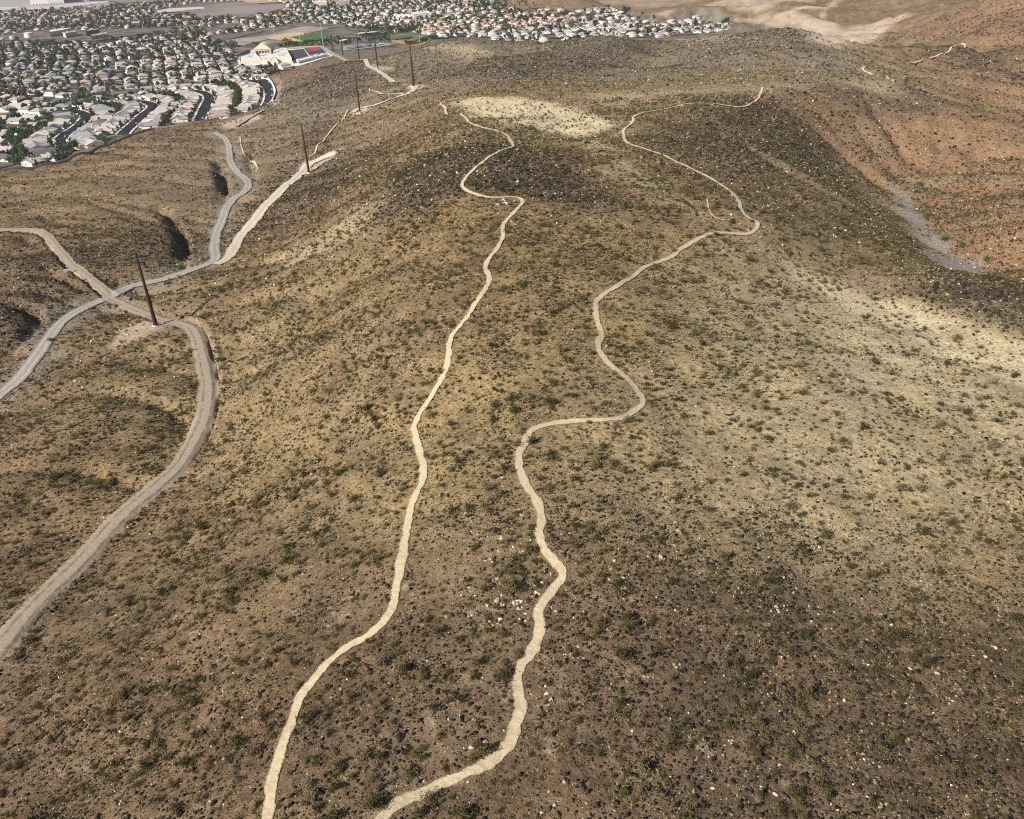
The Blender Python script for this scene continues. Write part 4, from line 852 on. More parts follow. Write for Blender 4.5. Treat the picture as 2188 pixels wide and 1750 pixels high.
# order by size in the photo, nearest 300 in view become things of their own
HP = np.array([[h[0], h[1], 2.0] for h in HOUSES]); q_ = (HP - [0, 0, CH]) @ RW; hu = CX + F * q_[:, 0] / -q_[:, 2]; hv = CY - F * q_[:, 1] / -q_[:, 2]; hd = -q_[:, 2]
def seen(p, up=3.0):                               # not hidden behind a hill
    o = np.array([0, 0, CH]); d = np.array([p[0], p[1], up]) - o; t_ = np.linspace(0.1, 0.985, 160); s_ = o + t_[:, None] * d; return bool((s_[:, 2] > H(s_[:, 0], s_[:, 1]) - .2).all())
cand = [i for i in np.argsort(hd) if -5 < hu[i] < 2193 and -2 < hv[i] < 500]
near_i = []
for i in cand:
    if seen(HP[i], 5.0): near_i.append(i)
    if len(near_i) == 300: break
near_set = set(near_i); ORD = ['first', 'second', 'third', 'fourth', 'fifth', 'sixth', 'seventh', 'eighth', 'ninth', 'tenth', 'eleventh', 'twelfth', 'thirteenth', 'fourteenth', 'fifteenth', 'sixteenth', 'seventeenth', 'eighteenth', 'nineteenth', 'twentieth']
COLW = {'tan': 'tan', 'grey': 'grey', 'pink': 'pinkish', 'clay': 'orange clay', 'slate': 'dark grey', 'cream': 'cream'}
for rank, i in enumerate(near_i):
    h = HOUSES[i]; kind = int(rng.integers(0, 3)) if h[6] else int(rng.choice([0, 1, 2, 3], p=[.3, .3, .2, .2]))
    if h[6]: lb = '%s house from the hill, %s of the %s, %s roof' % (ORD[min(h[6][2] - 1, 19)], h[6][1], h[6][0], COLW[h[3]]); gr = h[4]
    else: lb = 'pale stucco house with a %s roof in the %s' % (COLW[h[3]], h[5]); gr = '%s roofed %s' % (COLW[h[3]], h[4])
    house(kind, h[3], h[0], h[1], h[2], lb, gr, rank < 110, rng.random() < .5)
rest = [i for i in range(len(HOUSES)) if i not in near_set and hd[i] > 0 and -250 < hu[i] < 2440 and -60 < hv[i] < 560]
shapes, mats_h = [], [M_WALL] + [RMS[c] for c in ROOFC]
for k, p in enumerate(PLANS):
    for ci, c in enumerate(ROOFC):
        t_ = MB(); t_.add(p[0].v, p[0].f, 0); t_.add(p[1].v, p[1].f, ci + 1); v_, f_, m_ = t_.soup(); shapes.append((v_, f_, m_))
ck = list(ROOFC)
if rest:
    RP = HP[rest].copy(); RP[:, 2] = H(RP[:, 0], RP[:, 1]); nn = len(rest)
    stuff('distant_houses', shapes, mats_h, RP, np.array([int(rng.choice([0, 1, 2, 3], p=[.28, .3, .17, .25])) * len(ck) + ck.index(HOUSES[i][3]) for i in rest]), np.repeat(rng.uniform(.82, 1.0, nn)[:, None], 3, 1),
          np.c_[np.zeros(nn), np.zeros(nn), [HOUSES[i][2] for i in rest]], rng.uniform(0, 1, nn), 'rows of small houses filling the far part of the town', 'houses')
print('houses', len(HOUSES), 'far', len(rest), 'trees', len(TREES), 'streets', len(STREETS))
for si, (w, wd, near, nm) in enumerate(STREETS):
    if near:
        ribbon('pavement', w, wd + 4.6, CONC, 'pale pavement edging the ' + nm, lift=0.05, jitter=0.02, cols=5, step=lambda p: 3.0, clear=False)
        ribbon('street', w, wd, ASPH, nm + ' curving between houses', lift=0.35, jitter=0.01, cols=5, step=lambda p: 3.0, clear=False)
    else: ribbon('street', w, wd, ASPH_OLD if si % 3 else ASPH, 'straight residential street in the ' + nm, lift=0.1, jitter=0.01, cols=3, step=lambda p: 8.0, clear=False)
# trees
def tree_shape(seed, n_l=210, leaf=0.62, crown=2.6, h=5.2, slim=1.0, trunk=True):
    g = np.random.default_rng(seed); b = MB(); b.tube([(0, 0, -.2), (.05, .02, h * .3), (.1, 0, h * .55), (.12, .02, h * .85)], [.19, .15, .11, .03], 6)
    for k in range(5):
        a_ = g.uniform(0, 6.28); r_ = crown * .6; z_ = h * g.uniform(.3, .5); b.tube([(.05, 0, z_), (math.cos(a_) * r_ * .5, math.sin(a_) * r_ * .5, z_ + h * .14), (math.cos(a_) * r_, math.sin(a_) * r_, z_ + h * .3)], [.08, .06, .02], 5)
    T = []; cs = [(g.normal(0, crown * .42), g.normal(0, crown * .42), h * g.uniform(.42, .92), crown * g.uniform(.32, .58)) for _ in range(9)]
    for k in range(n_l):
        cx_, cy_, cz_, cr_ = cs[k % 9]; d = g.normal(0, 1, 3); d /= np.linalg.norm(d); p = np.array([cx_ * slim, cy_ * slim, cz_]) + d * cr_ * g.uniform(.55, 1.05) * np.array([slim, slim, .85])
        u = np.cross(d, g.normal(0, 1, 3)); u /= np.linalg.norm(u) + 1e-6; w = np.cross(d, u) + d * g.uniform(-.4, .4); s_ = leaf * g.uniform(.6, 1.3)
        T.append([p - u * s_ * .6, p + u * s_ * .6, p + w * s_]); 
    return b, tri_soup(T)
TREE_ST = [(0.0, (0.032, 0.046, 0.02)), (0.25, (0.045, 0.062, 0.026)), (0.5, (0.062, 0.08, 0.032)), (0.68, (0.045, 0.052, 0.034)), (0.72, (0.022, 0.035, 0.018)), (0.85, (0.03, 0.045, 0.022)), (0.88, (0.3, 0.19, 0.04)), (1.0, (0.3, 0.14, 0.04))]
M_CROWN = leaf_mat('tree_leaf_far', TREE_ST); M_TRUNK = simple_mat('tree_bark', (0.11, 0.085, 0.065), 0.9, 0.3, 3)
CROWNM = {k: simple_mat('tree_leaf_' + k, c, .8, .35, 1.2) for k, c in {'green': (0.06, 0.095, 0.022), 'deep': (0.036, 0.062, 0.02), 'orange': (0.4, 0.2, 0.03)}.items()}
TP = np.array([[t_[0], t_[1], 2.0] for t_ in TREES]); q_ = (TP - [0, 0, CH]) @ RW; tu = CX + F * q_[:, 0] / -q_[:, 2]; tv = CY - F * q_[:, 1] / -q_[:, 2]; tdp = -q_[:, 2]
hx = HP[:, :2]; ok = np.ones(len(TREES), bool)
for s in range(0, len(TREES), 2000):
    d2 = ((TP[s:s + 2000, None, :2] - hx[None]) ** 2).sum(2).min(1); ok[s:s + 2000] = d2 > 6.6 ** 2
for w, wd, near, nm in STREETS[:4]: ok &= line_dist(TP[:, 0], TP[:, 1], resample(w, lambda p: 3.0)) > 6.0
ok &= poly_sd(TP[:, 0], TP[:, 1], town_poly) > 2.5
protos = [tree_shape(5 + k, slim=sl, h=hh) for k, (sl, hh) in enumerate([(1, 5.2), (1.15, 4.6), (.9, 6), (.45, 6.5)])]
TRUNK_ME = [p[0].mesh('trunk', M_TRUNK) for p in protos]; CROWN_ME = {(k, c): mesh_from('crown', p[1][0], np.zeros((0, 4), int), CROWNM[c], p[1][1]) for k, p in enumerate(protos) for c in CROWNM}
own_t = []
for i in np.argsort(tdp / np.array([t_[2] for t_ in TREES])):
    if ok[i] and -4 < tu[i] < 2192 and 0 < tv[i] < 460 and seen(TP[i], 4.0): own_t.append(i)
    if len(own_t) == 290: break
def tree(k, c, x, y, s, label, group, name='tree', zrot=None):
    r = bpy.data.objects.new(name, None); COL.objects.link(r); r.location = (x, y, float(H([x], [y])[0])); r.rotation_euler = (0, 0, rnd.uniform(0, 6.28)); r.scale = (s, s, s * rnd.uniform(.85, 1.1)); tag(r, label, 'tree', group)
    obj('trunk', TRUNK_ME[k], r); obj('crown', CROWN_ME[k, c], r); return r
for i in own_t:
    t_ = TREES[i]; c = 'orange' if t_[3] > .86 else ('deep' if t_[3] < .22 or t_[3] > .66 else 'green'); w_ = {'orange': 'orange autumn', 'deep': 'dark green', 'green': 'bright green'}[c]
    pl = {'yard': 'back yards of the curved rows', 'street': 'front yards along the black streets'}.get(t_[4], 'yards in the ' + t_[4])
    tree(int(rng.integers(0, 3)) if c != 'deep' else int(rng.choice([0, 1, 3])), c, t_[0], t_[1], t_[2], w_ + ' tree in the ' + pl, w_ + ' trees in the ' + pl)
st = set(own_t); rest = [i for i in range(len(TREES)) if ok[i] and i not in st and tdp[i] > 0 and -250 < tu[i] < 2440 and -60 < tv[i] < 560]
def far_tree(seed, slim, h):
    b, (v, f) = tree_shape(seed, 70, 1.15, 2.6, h, slim); v2, f2, _ = b.soup(); return np.vstack([v, v2]), np.vstack([f, f2 + len(v)]), np.r_[np.zeros(len(f), int), np.ones(len(f2), int)]
FT = [far_tree(31, 1, 5), far_tree(32, 1.15, 4.6), far_tree(33, .5, 6.5)]
XT = []                                            # belts of trees along the fields and washes
for uv, n_, tt in [([(600,97),(640,93),(690,88),(730,86),(780,84),(830,80),(838,92),(780,90),(735,95),(690,99),(640,100)], 110, .5), ([(590,100),(640,94),(640,98),(595,104)], 26, .75), ([(700,60),(900,62),(905,72),(830,70),(760,62)], 170, .4),
    ([(760,74),(800,70),(838,74),(838,84),(790,88)], 60, .3), ([(60,58),(330,52),(500,36),(500,44),(340,60),(60,66)], 420, .3), ([(0,96),(240,90),(330,72),(420,66),(420,70),(240,96),(0,104)], 160, .3), ([(300,38),(420,34),(420,42),(300,50)], 180, .25),
    ([(1000,30),(1080,24),(1200,40),(1180,46),(1060,36)], 90, .3), ([(1150,62),(1230,50),(1235,56),(1170,66)], 50, .4), ([(860,98),(905,92),(935,82),(925,80),(900,88)], 40, .4), ([(0,60),(200,40),(330,34),(330,40),(200,48),(0,70)], 300, .3)]:
    w = plane_pt(uv, 0)[:, :2]; lo, hi = w.min(0), w.max(0); c_ = 0
    while c_ < n_:
        p = rng.uniform(lo, hi)
        if in_poly(p[:1], p[1:], [tuple(a_) for a_ in w])[0]: XT.append((p[0], p[1], rng.lognormal(-.2, .3), float(np.clip(rng.normal(tt, .2), 0, .98)))); c_ += 1
ax = [(TREES[i][0], TREES[i][1], TREES[i][2], TREES[i][3]) for i in rest] + XT; ax = np.array(ax); nn = len(ax)
stuff('distant_trees', FT, [M_CROWN, M_TRUNK], np.c_[ax[:, 0], ax[:, 1], H(ax[:, 0], ax[:, 1])], rng.integers(0, 3, nn), np.repeat(ax[:, 2:3], 3, 1), np.c_[np.zeros(nn), np.zeros(nn), rng.uniform(0, 6.28, nn)], ax[:, 3], 'trees filling yards and roadsides of the far town', 'trees')
# ------------------------------------------------------------------ power line poles of weathering steel
RUST = simple_mat('weathering_steel', (0.036, 0.016, 0.011), 0.75, 0.35, 1.5, 0.3); GALV = simple_mat('galvanised_steel', (0.5, 0.5, 0.49), 0.5, 0.12, 2, 0.5, 0.3); INSUL = simple_mat('grey_insulator', (0.2, 0.2, 0.21), 0.4, 0.1, 2)
def pole(name, uv, h, r0, r1, arms, mat, label, group, cat='power pole', wires=0.0):
    p = hit([uv])[0]; r = bpy.data.objects.new(name, None); COL.objects.link(r); r.location = (p[0], p[1], p[2] - .05); tag(r, label, cat, group); r.rotation_euler = (0, 0, math.radians(62))
    b = MB(); b.tube([(0, 0, -1.0), (0, 0, h * .33), (0, 0, h * .66), (0, 0, h)], [r0, r0 * .67 + r1 * .33, r0 * .34 + r1 * .66, r1], 12); obj('shaft', b.mesh('shaft', mat), r)
    b = MB(); b.tube([(0, 0, -.6), (0, 0, .35)], [r0 * 1.7, r0 * 1.7], 14); obj('footing', b.mesh('footing', CONC), r)
    b = MB(); b.tube([(0, 0, .36), (0, 0, .46)], [r0 * 1.4, r0 * 1.4], 14); obj('base_flange', b.mesh('base_flange', mat), r)
    for z, L, both in arms:
        for s in ((-1, 1) if both else (rnd.choice([-1, 1]),)):
            b = MB(); b.tube([(0, s * r1, z), (0, s * L * .6, z + .12 * L), (0, s * L, z + .16 * L)], [r1 * .55, r1 * .42, r1 * .3], 7); a_ = obj('arm', b.mesh('arm', mat), r)
            b = MB(); y, zt = s * L, z + .16 * L; b.tube([(0, y, zt), (0, y, zt - .35), (0, y, zt - .36), (0, y, zt - .7), (0, y, zt - .71), (0, y, zt - 1.1)], [.06, .06, .16, .06, .16, .05], 7); obj('insulator', b.mesh('insulator', INSUL), a_)
    return r
RPG = 'rusty steel poles of the power line'
for uv, h, r0, r1, arms, lb in [((333, 695), 26.6, .72, .3, [(24.5, 1.0, True), (21.8, 1.0, True), (19, 1.0, True)], 'rusty steel pole beside the bend of the tan dirt road, the nearest one'),
    ((660, 368.6), 27, .7, .3, [(25.5, .9, True), (23, .9, True)], 'rusty steel pole on the pale graded pad of the pale road'),
    ((769, 239), 26.5, .72, .32, [(25, .9, True), (22.5, .9, True)], 'rusty steel pole at the left end of the ridge road'),
    ((884, 184.7), 32, 1.0, .34, [(29.5, 1.9, True), (26, 2.0, True), (21, 2.3, True), (18.6, 2.3, True), (16.6, 2.0, True)], 'tallest rusty steel pole with pairs of short side arms'),
    ((807, 145), 30, .85, .4, [(28.6, 1.3, True), (26, 1.3, True)], 'rusty steel pole by the lower end of the far ridge road'),
    ((768, 127.6), 27, .9, .42, [(26, 1.6, True), (23, 1.3, True)], 'rusty steel pole at the crest above the car park'),
    ((733, 119), 23, .95, .5, [(22, 1.4, True)], 'rusty steel pole beside the grey school road, nearer of two'),
    ((712, 111.5), 21, .95, .5, [(20, 1.4, True)], 'rusty steel pole beside the school road, farther of two')]:
    pole('power_pole', uv, h, r0, r1, arms, RUST, lb, RPG)
for uv, h, lb in [((588, 82), 20, 'pale grey pole on the brown lot left of the sports fields'), ((641, 89), 20, 'pale grey pole between the dry field and the green field'), ((691, 99), 32, 'pale grey pole at the corner of the school lot'),
    ((973, 36), 24, 'pale grey pole among far cream houses'), ((1097, 25), 42, 'tall pale mast at the foot of the far dark mound'), ((807, 52), 20, 'pale grey pole rising from the far clay roofs'), ((897, 92), 9, 'pale floodlight pole on the green ball field')]:
    pole('light_pole', uv, h, .42, .26, [(h - .6, 1.4, True)], GALV, lb, 'pale poles in the town', 'light pole')

# ------------------------------------------------------------------ white survey cross beside the left footpath
WHITE = simple_mat('white_sheet', (0.8, 0.8, 0.78), 0.7, 0.05, 2)
c = hit([(1080.5, 432.5)])[0]; cr = bpy.data.objects.new('survey_cross', None); COL.objects.link(cr); cr.location = tuple(c); tag(cr, 'white cross of two flat strips pegged to the ground by the left footpath', 'marker')
for k, (a, b) in enumerate([((1075.5, 425), (1085.5, 440)), ((1060, 437.5), (1101.5, 429.5))]):
    w = hit([a, b]); n_ = 9; ln = w[:, :2]; d = ln[1] - ln[0]; L = np.linalg.norm(d); d = d / L; nr_ = np.array([-d[1], d[0]]) * (.38 if k == 0 else .22); top = []
    for t_ in np.linspace(0, 1, n_):
        p = ln[0] + d * L * t_
        for s in (-1, 1): qx, qy = p + nr_ * s; top.append((qx - c[0], qy - c[1], float(H([qx], [qy])[0]) - c[2] + .1 + .03 * k))
    b_ = MB(); nv = len(top); f_ = [(2 * i, 2 * i + 1, 2 * i + 3, 2 * i + 2) for i in range(n_ - 1)]
    b_.add(top + [(x, y, z - .05) for x, y, z in top], f_ + [tuple(j + nv for j in q2[::-1]) for q2 in f_] + [(2 * i, 2 * i + 2, 2 * i + 2 + nv, 2 * i + nv) for i in range(n_ - 1)] + [(2 * i + 1, 2 * i + 1 + nv, 2 * i + 3 + nv, 2 * i + 3) for i in range(n_ - 1)] + [(0, nv, nv + 1, 1), (nv - 2, nv - 1, 2 * nv - 1, 2 * nv - 2)])
    obj('strip', b_.mesh('strip', WHITE), cr)

# ------------------------------------------------------------------ school, sports fields, lots and other ground of the flat
def ground_patch(name, uv, mat, label, lift): return patch(name, uv, mat, label, lift=lift, flat=True)
TURF = simple_mat('sports_turf', (0.055, 0.115, 0.03), 0.9, 0.3, 0.06); DRYF = simple_mat('dry_field', (0.42, 0.35, 0.2), 0.95, 0.15, 0.05); CLAYD = simple_mat('infield_clay', (0.42, 0.2, 0.1), 0.95, 0.15, 0.1)
LOTB = simple_mat('brown_lot', (0.2, 0.16, 0.14), 0.95, 0.2, 0.06); DES = simple_mat('bare_desert', (0.27, 0.225, 0.18), 0.95, 0.25, 0.03); LOTG = simple_mat('car_park_tarmac', (0.24, 0.24, 0.24), 0.9, 0.15, 0.1); LOTD = simple_mat('dark_tarmac', (0.05, 0.052, 0.06), 0.9, 0.2, 0.1)
REDC = simple_mat('red_court', (0.27, 0.06, 0.07), 0.9, 0.1, 0.2); PALEG = simple_mat('pale_ground', (0.45, 0.4, 0.36), 0.95, 0.15, 0.01); FARB = simple_mat('far_desert', (0.2, 0.165, 0.15), 0.95, 0.25, 0.006); RUNW = simple_mat('runway', (0.3, 0.28, 0.28), 0.9, 0.1, 0.01); TANG = simple_mat('tan_ground', (0.38, 0.27, 0.19), 0.95, 0.15, 0.01)
for uv, mt, nm, lb, lf in [
    ([(480,86),(560,78),(640,58),(662,57),(705,60),(640,76),(575,84),(520,97),(490,97)], DES, 'bare_lot', 'grey bare desert strip with scattered shrubs', .5),
    ([(566,83),(611,71),(651,70),(648,78),(627,80),(651,88),(641,92),(618,88)], DRYF, 'dry_field', 'straw coloured dry sports field', .9),
    ([(619,81),(676,71.5),(707,74),(706,85),(649,89.5)], TURF, 'green_field', 'green sports field with pale posts', 1.3),
    ([(586,82),(619,89),(604,93.5),(580,94.5),(560,92)], LOTB, 'brown_lot', 'purplish brown lot', .9),
    ([(596,105),(640,101),(684,98.5),(686,101.5),(640,104),(600,107.5)], DRYF, 'dry_strip', 'straw coloured strip behind the school', .9),
    ([(505,124),(556,110),(616,106),(690,99),(720,118),(640,142),(598,140),(512,141)], CONC, 'school_yard', 'pale concrete yard round the school', .35),
    ([(616,109),(649,105.5),(661,124),(637,135.5),(627,136.5)], LOTD, 'school_lot', 'dark tarmac lot beside the school', .8),
    ([(650,104.5),(683,101),(700,115.5),(664,122.5)], LOTD, 'school_lot', 'second dark tarmac lot with a red court', .8),
    ([(656,104.5),(682,102),(687,109),(662,112)], REDC, 'red_court', 'dull red ball court', 1.2),
    ([(734,99),(780,95.5),(827,92.5),(840,97),(790,103.5),(732,110)], LOTG, 'car_park', 'grey car park full of cars', .8),
    ([(836,83),(850,78.5),(874,77.5),(880,80),(866,83.5),(842,86)], TURF, 'ball_field', 'small green ball field', 1.2),
    ([(832,86),(848,90),(866,91),(880,84),(912,79.5),(922,83),(917,90),(896,97),(872,98),(840,91)], CLAYD, 'ball_field_clay', 'orange clay round the ball field', .8),
    ([(866,93),(882,86),(906,81.5),(917,84),(912,89),(892,95.5),(872,97)], TURF, 'ball_field', 'green ball field ringed with orange clay', 1.4),
    ([(826,83),(838,81),(842,84),(832,86)], CLAYD, 'ball_field_clay', 'orange clay infield', .9),
    ([(0,29),(60,26),(250,11),(262,8),(190,2),(140,-4),(0,-4)], RUNW, 'airfield', 'pale grey airfield ground', 1.0),
    ([(0,24),(120,20),(235,6),(228,3),(110,14),(0,17)], PALEG, 'airfield_strip', 'paler strip along the airfield', 1.8),
    ([(258,7),(300,6),(420,0),(480,-3),(440,-8),(200,-8),(205,-1)], FARB, 'far_desert', 'dark brown bare land beyond the houses', 1.2),
    ([(330,24),(420,15),(470,9),(540,3),(560,12),(600,9),(618,14),(560,34),(470,42),(430,40),(410,28)], FARB, 'far_desert', 'bare brown hill between far houses', 1.2),
    ([(318,28),(360,20),(432,16),(440,20),(380,26),(330,30)], PALEG, 'bare_lot', 'pale graded strip between far houses', 2.0),
    ([(500,0),(560,-6),(640,-8),(660,-2),(600,6),(540,8)], TANG, 'bare_lot', 'orange tan graded land at the far edge', 1.6),
    ([(118,34),(190,28),(188,31),(126,37)], TANG, 'bare_lot', 'narrow tan lot between far houses', 1.6),
    ([(850,43),(880,39),(965,30),(972,34),(900,44)], LOTB, 'bare_lot', 'grey lot beside the far white building', 1.2),
    ([(190,86),(260,74),(330,66),(430,60),(432,63),(330,70),(262,78),(195,90)], ASPH_OLD, 'avenue', 'wide grey avenue crossing the town', 1.0),
    ([(330,98),(460,86),(560,66),(562,68),(470,90),(332,101)], ASPH_OLD, 'avenue', 'grey avenue leading to the school', 1.0),
    ([(462,140),(500,122),(530,108),(536,109),(506,124),(470,141)], ASPH, 'avenue', 'dark avenue in front of the school', 1.1),
    ([(536,90),(548,92),(566,103),(558,104),(545,96)], ASPH, 'avenue', 'dark curved road behind the school', 1.2)]:
    ground_patch(nm, uv, mt, lb, lf)
for uv, wd, mt, lb in [([(684,100),(698,108),(712,117.5),(727,125),(742,132)], 9, ROAD_GREY, 'grey road down past the school'), ([(505,272),(520,262),(536,252),(552,243),(565,236)], 5, ROAD_GREY, 'short grey track behind the last houses'),
    ([(1240,82),(1238,70),(1262,54),(1290,40),(1340,24)], 11, ASPH, 'dark road climbing between far rows'), ([(1202,46),(1206,40),(1214,33)], 10, ASPH, 'short dark street in the pink rows'), ([(1318,46),(1326,36),(1342,22)], 10, ASPH, 'dark street between pink roofed rows')]:
    ribbon('street' if mt is ASPH else 'dirt_road', plane_pt(uv, 0)[:, :2] if mt is ASPH else hit(uv), wd, mt, lb, lift=.5, jitter=.03, cols=5, step=lambda p: 5.0, clear=False)
FLATROOF = simple_mat('white_roof_membrane', (0.6, 0.585, 0.56), 0.8, 0.08, 0.15); TANWALL = simple_mat('tan_block', (0.5, 0.42, 0.33), 0.9, 0.12, 0.3); REDW = simple_mat('red_wall', (0.3, 0.04, 0.04), 0.7, 0.15, 0.3); DKROOF = simple_mat('grey_roof_membrane', (0.3, 0.3, 0.3), 0.9, 0.15, 0.1); UNIT = simple_mat('roof_unit_grey', (0.38, 0.38, 0.38), 0.6, 0.1, 1)
def building(uv, h, wall, roof, label, cat='building', units=3, group=None, name='flat_building'):
    w = plane_pt(uv, 0)[:, :2]; c = w.mean(0); z = float(H([c[0]], [c[1]])[0]); r = bpy.data.objects.new(name, None); COL.objects.link(r); r.location = (c[0], c[1], z); tag(r, label, cat, group)
    ring = [tuple(p - c) for p in w]; b = MB(); b.prism(ring, -.5, h); obj('wall', b.mesh('wall', wall), r)
    ins = [tuple(np.array(p) * .965) for p in ring]; b = MB(); b.prism(ins, h + .004, h + .12); rf = obj('roof', b.mesh('roof', roof), r)
    b = MB(); n_ = len(ring)
    for i in range(n_):
        j = (i + 1) % n_; a0, a1, b0, b1 = ring[i], ring[j], ins[i], ins[j]; b.add([(*a0, h + .01), (*a1, h + .01), (*b1, h + .01), (*b0, h + .01), (*a0, h + .9), (*a1, h + .9), (*b1, h + .9), (*b0, h + .9)], [(0, 1, 5, 4), (2, 3, 7, 6), (4, 5, 6, 7), (0, 3, 2, 1)])
    obj('parapet', b.mesh('parapet', wall), r)
    px, py = np.array(ring).T
    for k in range(units):
        t_ = rng.dirichlet(np.ones(len(ring))); x, y = t_ @ px, t_ @ py; s = rng.uniform(1.2, 2.4); b = MB(); b.box(x - s, x + s, y - s * .7, y + s * .7, h + .13, h + 1.7); obj('rooftop_unit', b.mesh('rooftop_unit', UNIT), rf)
    e = np.array(ring[1]) - np.array(ring[0]); L = np.linalg.norm(e); e /= L; nrm = np.array([e[1], -e[0]])
    if np.dot(nrm, np.array(ring[0])) < 0: nrm = -nrm
    for k in range(min(8, int(L // 9))):
        m_ = np.array(ring[0]) + e * (5 + 9 * k); b = MB(); o_ = [m_ + nrm * .06, m_ + e * 3.5 + nrm * .06, m_ + e * 3.5 - nrm * .03, m_ - nrm * .03]; b.prism([tuple(p) for p in o_], 1, min(h - 1, 3.2)); obj('window', b.mesh('window', M_GLASS), r)
    return r
for uv, h, wl_, rf, lb, un in [
    ([(513,139),(513,127),(545,118),(552,126),(560,137)], 3.5, TANWALL, FLATROOF, 'left white roofed wing of the school', 5), ([(553,127),(560,137.5),(596,139),(588,128),(574,124)], 3.9, TANWALL, FLATROOF, 'middle white roofed wing of the school', 5),
    ([(578,123),(592,131),(624,131),(616,117),(600,116)], 4.2, TANWALL, FLATROOF, 'right white roofed wing of the school next to the dark lot', 5), ([(584,113.5),(588,117.5),(615,115.5),(612,109.5),(598,110)], 4, TANWALL, FLATROOF, 'low rear wing of the school', 3),
    ([(536,115),(546,119),(552,116),(545,111)], 3.6, TANWALL, FLATROOF, 'small corner block of the school', 2),
    ([(638,137),(666,130),(700,121.5),(696,119.5),(660,126),(634,133)], 3, M_WALL, FLATROOF, 'long low white building under the school lots', 5),
    ([(108,79.5),(150,72),(136,69.5),(108,74)], 8, TANWALL, FLATROOF, 'long pale roofed shop block in the far town', 4), ([(142,81.5),(166,76.5),(160,74),(136,78.5)], 7, TANWALL, DKROOF, 'shop block with a grey roof right of the long pale one', 3),
    ([(186,77.5),(215,73),(212,70.5),(186,74.5)], 8, REDW, DKROOF, 'dark red flat roofed building in the far town', 2), ([(196,86),(232,80),(226,77),(198,82)], 6, TANWALL, DKROOF, 'low grey roofed block below the red building', 3),
    ([(284,60.5),(300,58.5),(298,54.5),(283,56)], 8, M_WALL, PALEG, 'square cream building among dark trees', 1), ([(160,53),(169,52),(167,48),(158,49)], 8, M_WALL, RM['clay'], 'pinkish hall in the far left rows', 1), ([(126,60),(138,58.5),(136,53),(125,54.5)], 8, TANWALL, RM['clay'], 'tan hall with a clay roof in the far town', 1),
    ([(67,11.5),(104,9.5),(104,4.5),(67,6.5)], 18, FLATROOF, FLATROOF, 'left long white hangar on the airfield', 0), ([(104.5,9.5),(138,7.5),(138,2.5),(104.5,4.5)], 18, FLATROOF, FLATROOF, 'right long white hangar on the airfield', 0), ([(139,7.5),(166,5.5),(166,1.5),(139,3)], 14, LOTD, DKROOF, 'dark hangar right of the white hangars', 0), ([(168,4.5),(190,3),(190,1),(168,2)], 10, FLATROOF, FLATROOF, 'small white hangar at the right end of the airfield', 0),
    ([(884,42),(920,39),(916,35.5),(880,38)], 9, FLATROOF, FLATROOF, 'wide white building in the far middle of the town', 3), ([(845,42),(878,40.5),(872,38),(842,39.5)], 6, M_WALL, FLATROOF, 'low pale wing beside the wide white building', 2), ([(672,16.5),(700,15),(698,11),(672,12)], 10, TANWALL, FLATROOF, 'pale apartment block in the far middle of the town', 2), ([(728,15.5),(748,14),(746,10.5),(727,11.5)], 11, TANWALL, DKROOF, 'dark framed apartment block in the far town', 2), ([(683,35.5),(704,33),(700,30.5),(680,32.5)], 6, LOTD, simple_mat('blue_roof', (0.05, 0.09, 0.2), .7), 'low building with a blue roof in far cream houses', 0),
    ([(395,51),(410,49.5),(409,45.5),(394,46.5)], 10, TANWALL, RM['tan'], 'tan pavilion hall at the edge of far trees', 1)]:
    building(uv, h, wl_, rf, lb, 'hangar' if 'hangar' in lb else 'building', un)
# barrel roofed school hall
w = plane_pt([(544,117.5),(580,115.5)], 0)[:, :2]; c = w.mean(0); e = w[1] - w[0]; L = np.linalg.norm(e); r = bpy.data.objects.new('school_hall', None); COL.objects.link(r); r.location = (*c, 0); r.rotation_euler = (0, 0, math.atan2(e[1], e[0])); tag(r, 'school hall with a cream barrel roof behind the white wings', 'building')
b = MB(); b.box(-L / 2, L / 2, 0, 34, -.5, 7); obj('wall', b.mesh('wall', TANWALL), r)
b = MB(); arc = [(-L / 2 - .6 + (L + 1.2) * t_, 7.01 + 6.5 * math.sin(math.pi * t_)) for t_ in np.linspace(0, 1, 15)]; m_ = len(arc)
b.add([(x, -.6, z) for x, z in arc] + [(x, 34.6, z) for x, z in arc], [(i, i + 1, m_ + i + 1, m_ + i) for i in range(m_ - 1)] + [tuple(range(m_))[::-1], tuple(range(m_, 2 * m_)), (0, m_, 2 * m_ - 1, m_ - 1)]); obj('roof', b.mesh('roof', simple_mat('cream_metal_roof', (0.58, 0.52, 0.4), .6, .1, .2)), r)
for k in range(5): b = MB(); x = -L / 2 + L * (k + .7) / 6; b.box(x, x + 3, -.06, .04, 2, 5); obj('window', b.mesh('window', M_GLASS), r)
# canopies over the car park
for uv, lb in [([(764,79.5),(811,74.5),(812,72.8),(768,77)], 'long white shade canopy beyond the car park'), ([(728,95.5),(744,92.5),(740,90.5),(726,93.5)], 'short white canopy at the left end of the car park')]:
    w = plane_pt(uv, 0)[:, :2]; c = w.mean(0); r = bpy.data.objects.new('shade_canopy', None); COL.objects.link(r); r.location = (*c, 0); tag(r, lb, 'canopy'); b = MB(); b.prism([tuple(p - c) for p in w], 4.6, 5.1); obj('roof', b.mesh('roof', FLATROOF), r)
    for p in w: q2 = (p - c) * .9; b = MB(); b.tube([(*q2, -.3), (*q2, 4.6)], [.25, .25], 8); obj('post', b.mesh('post', GALV), r)
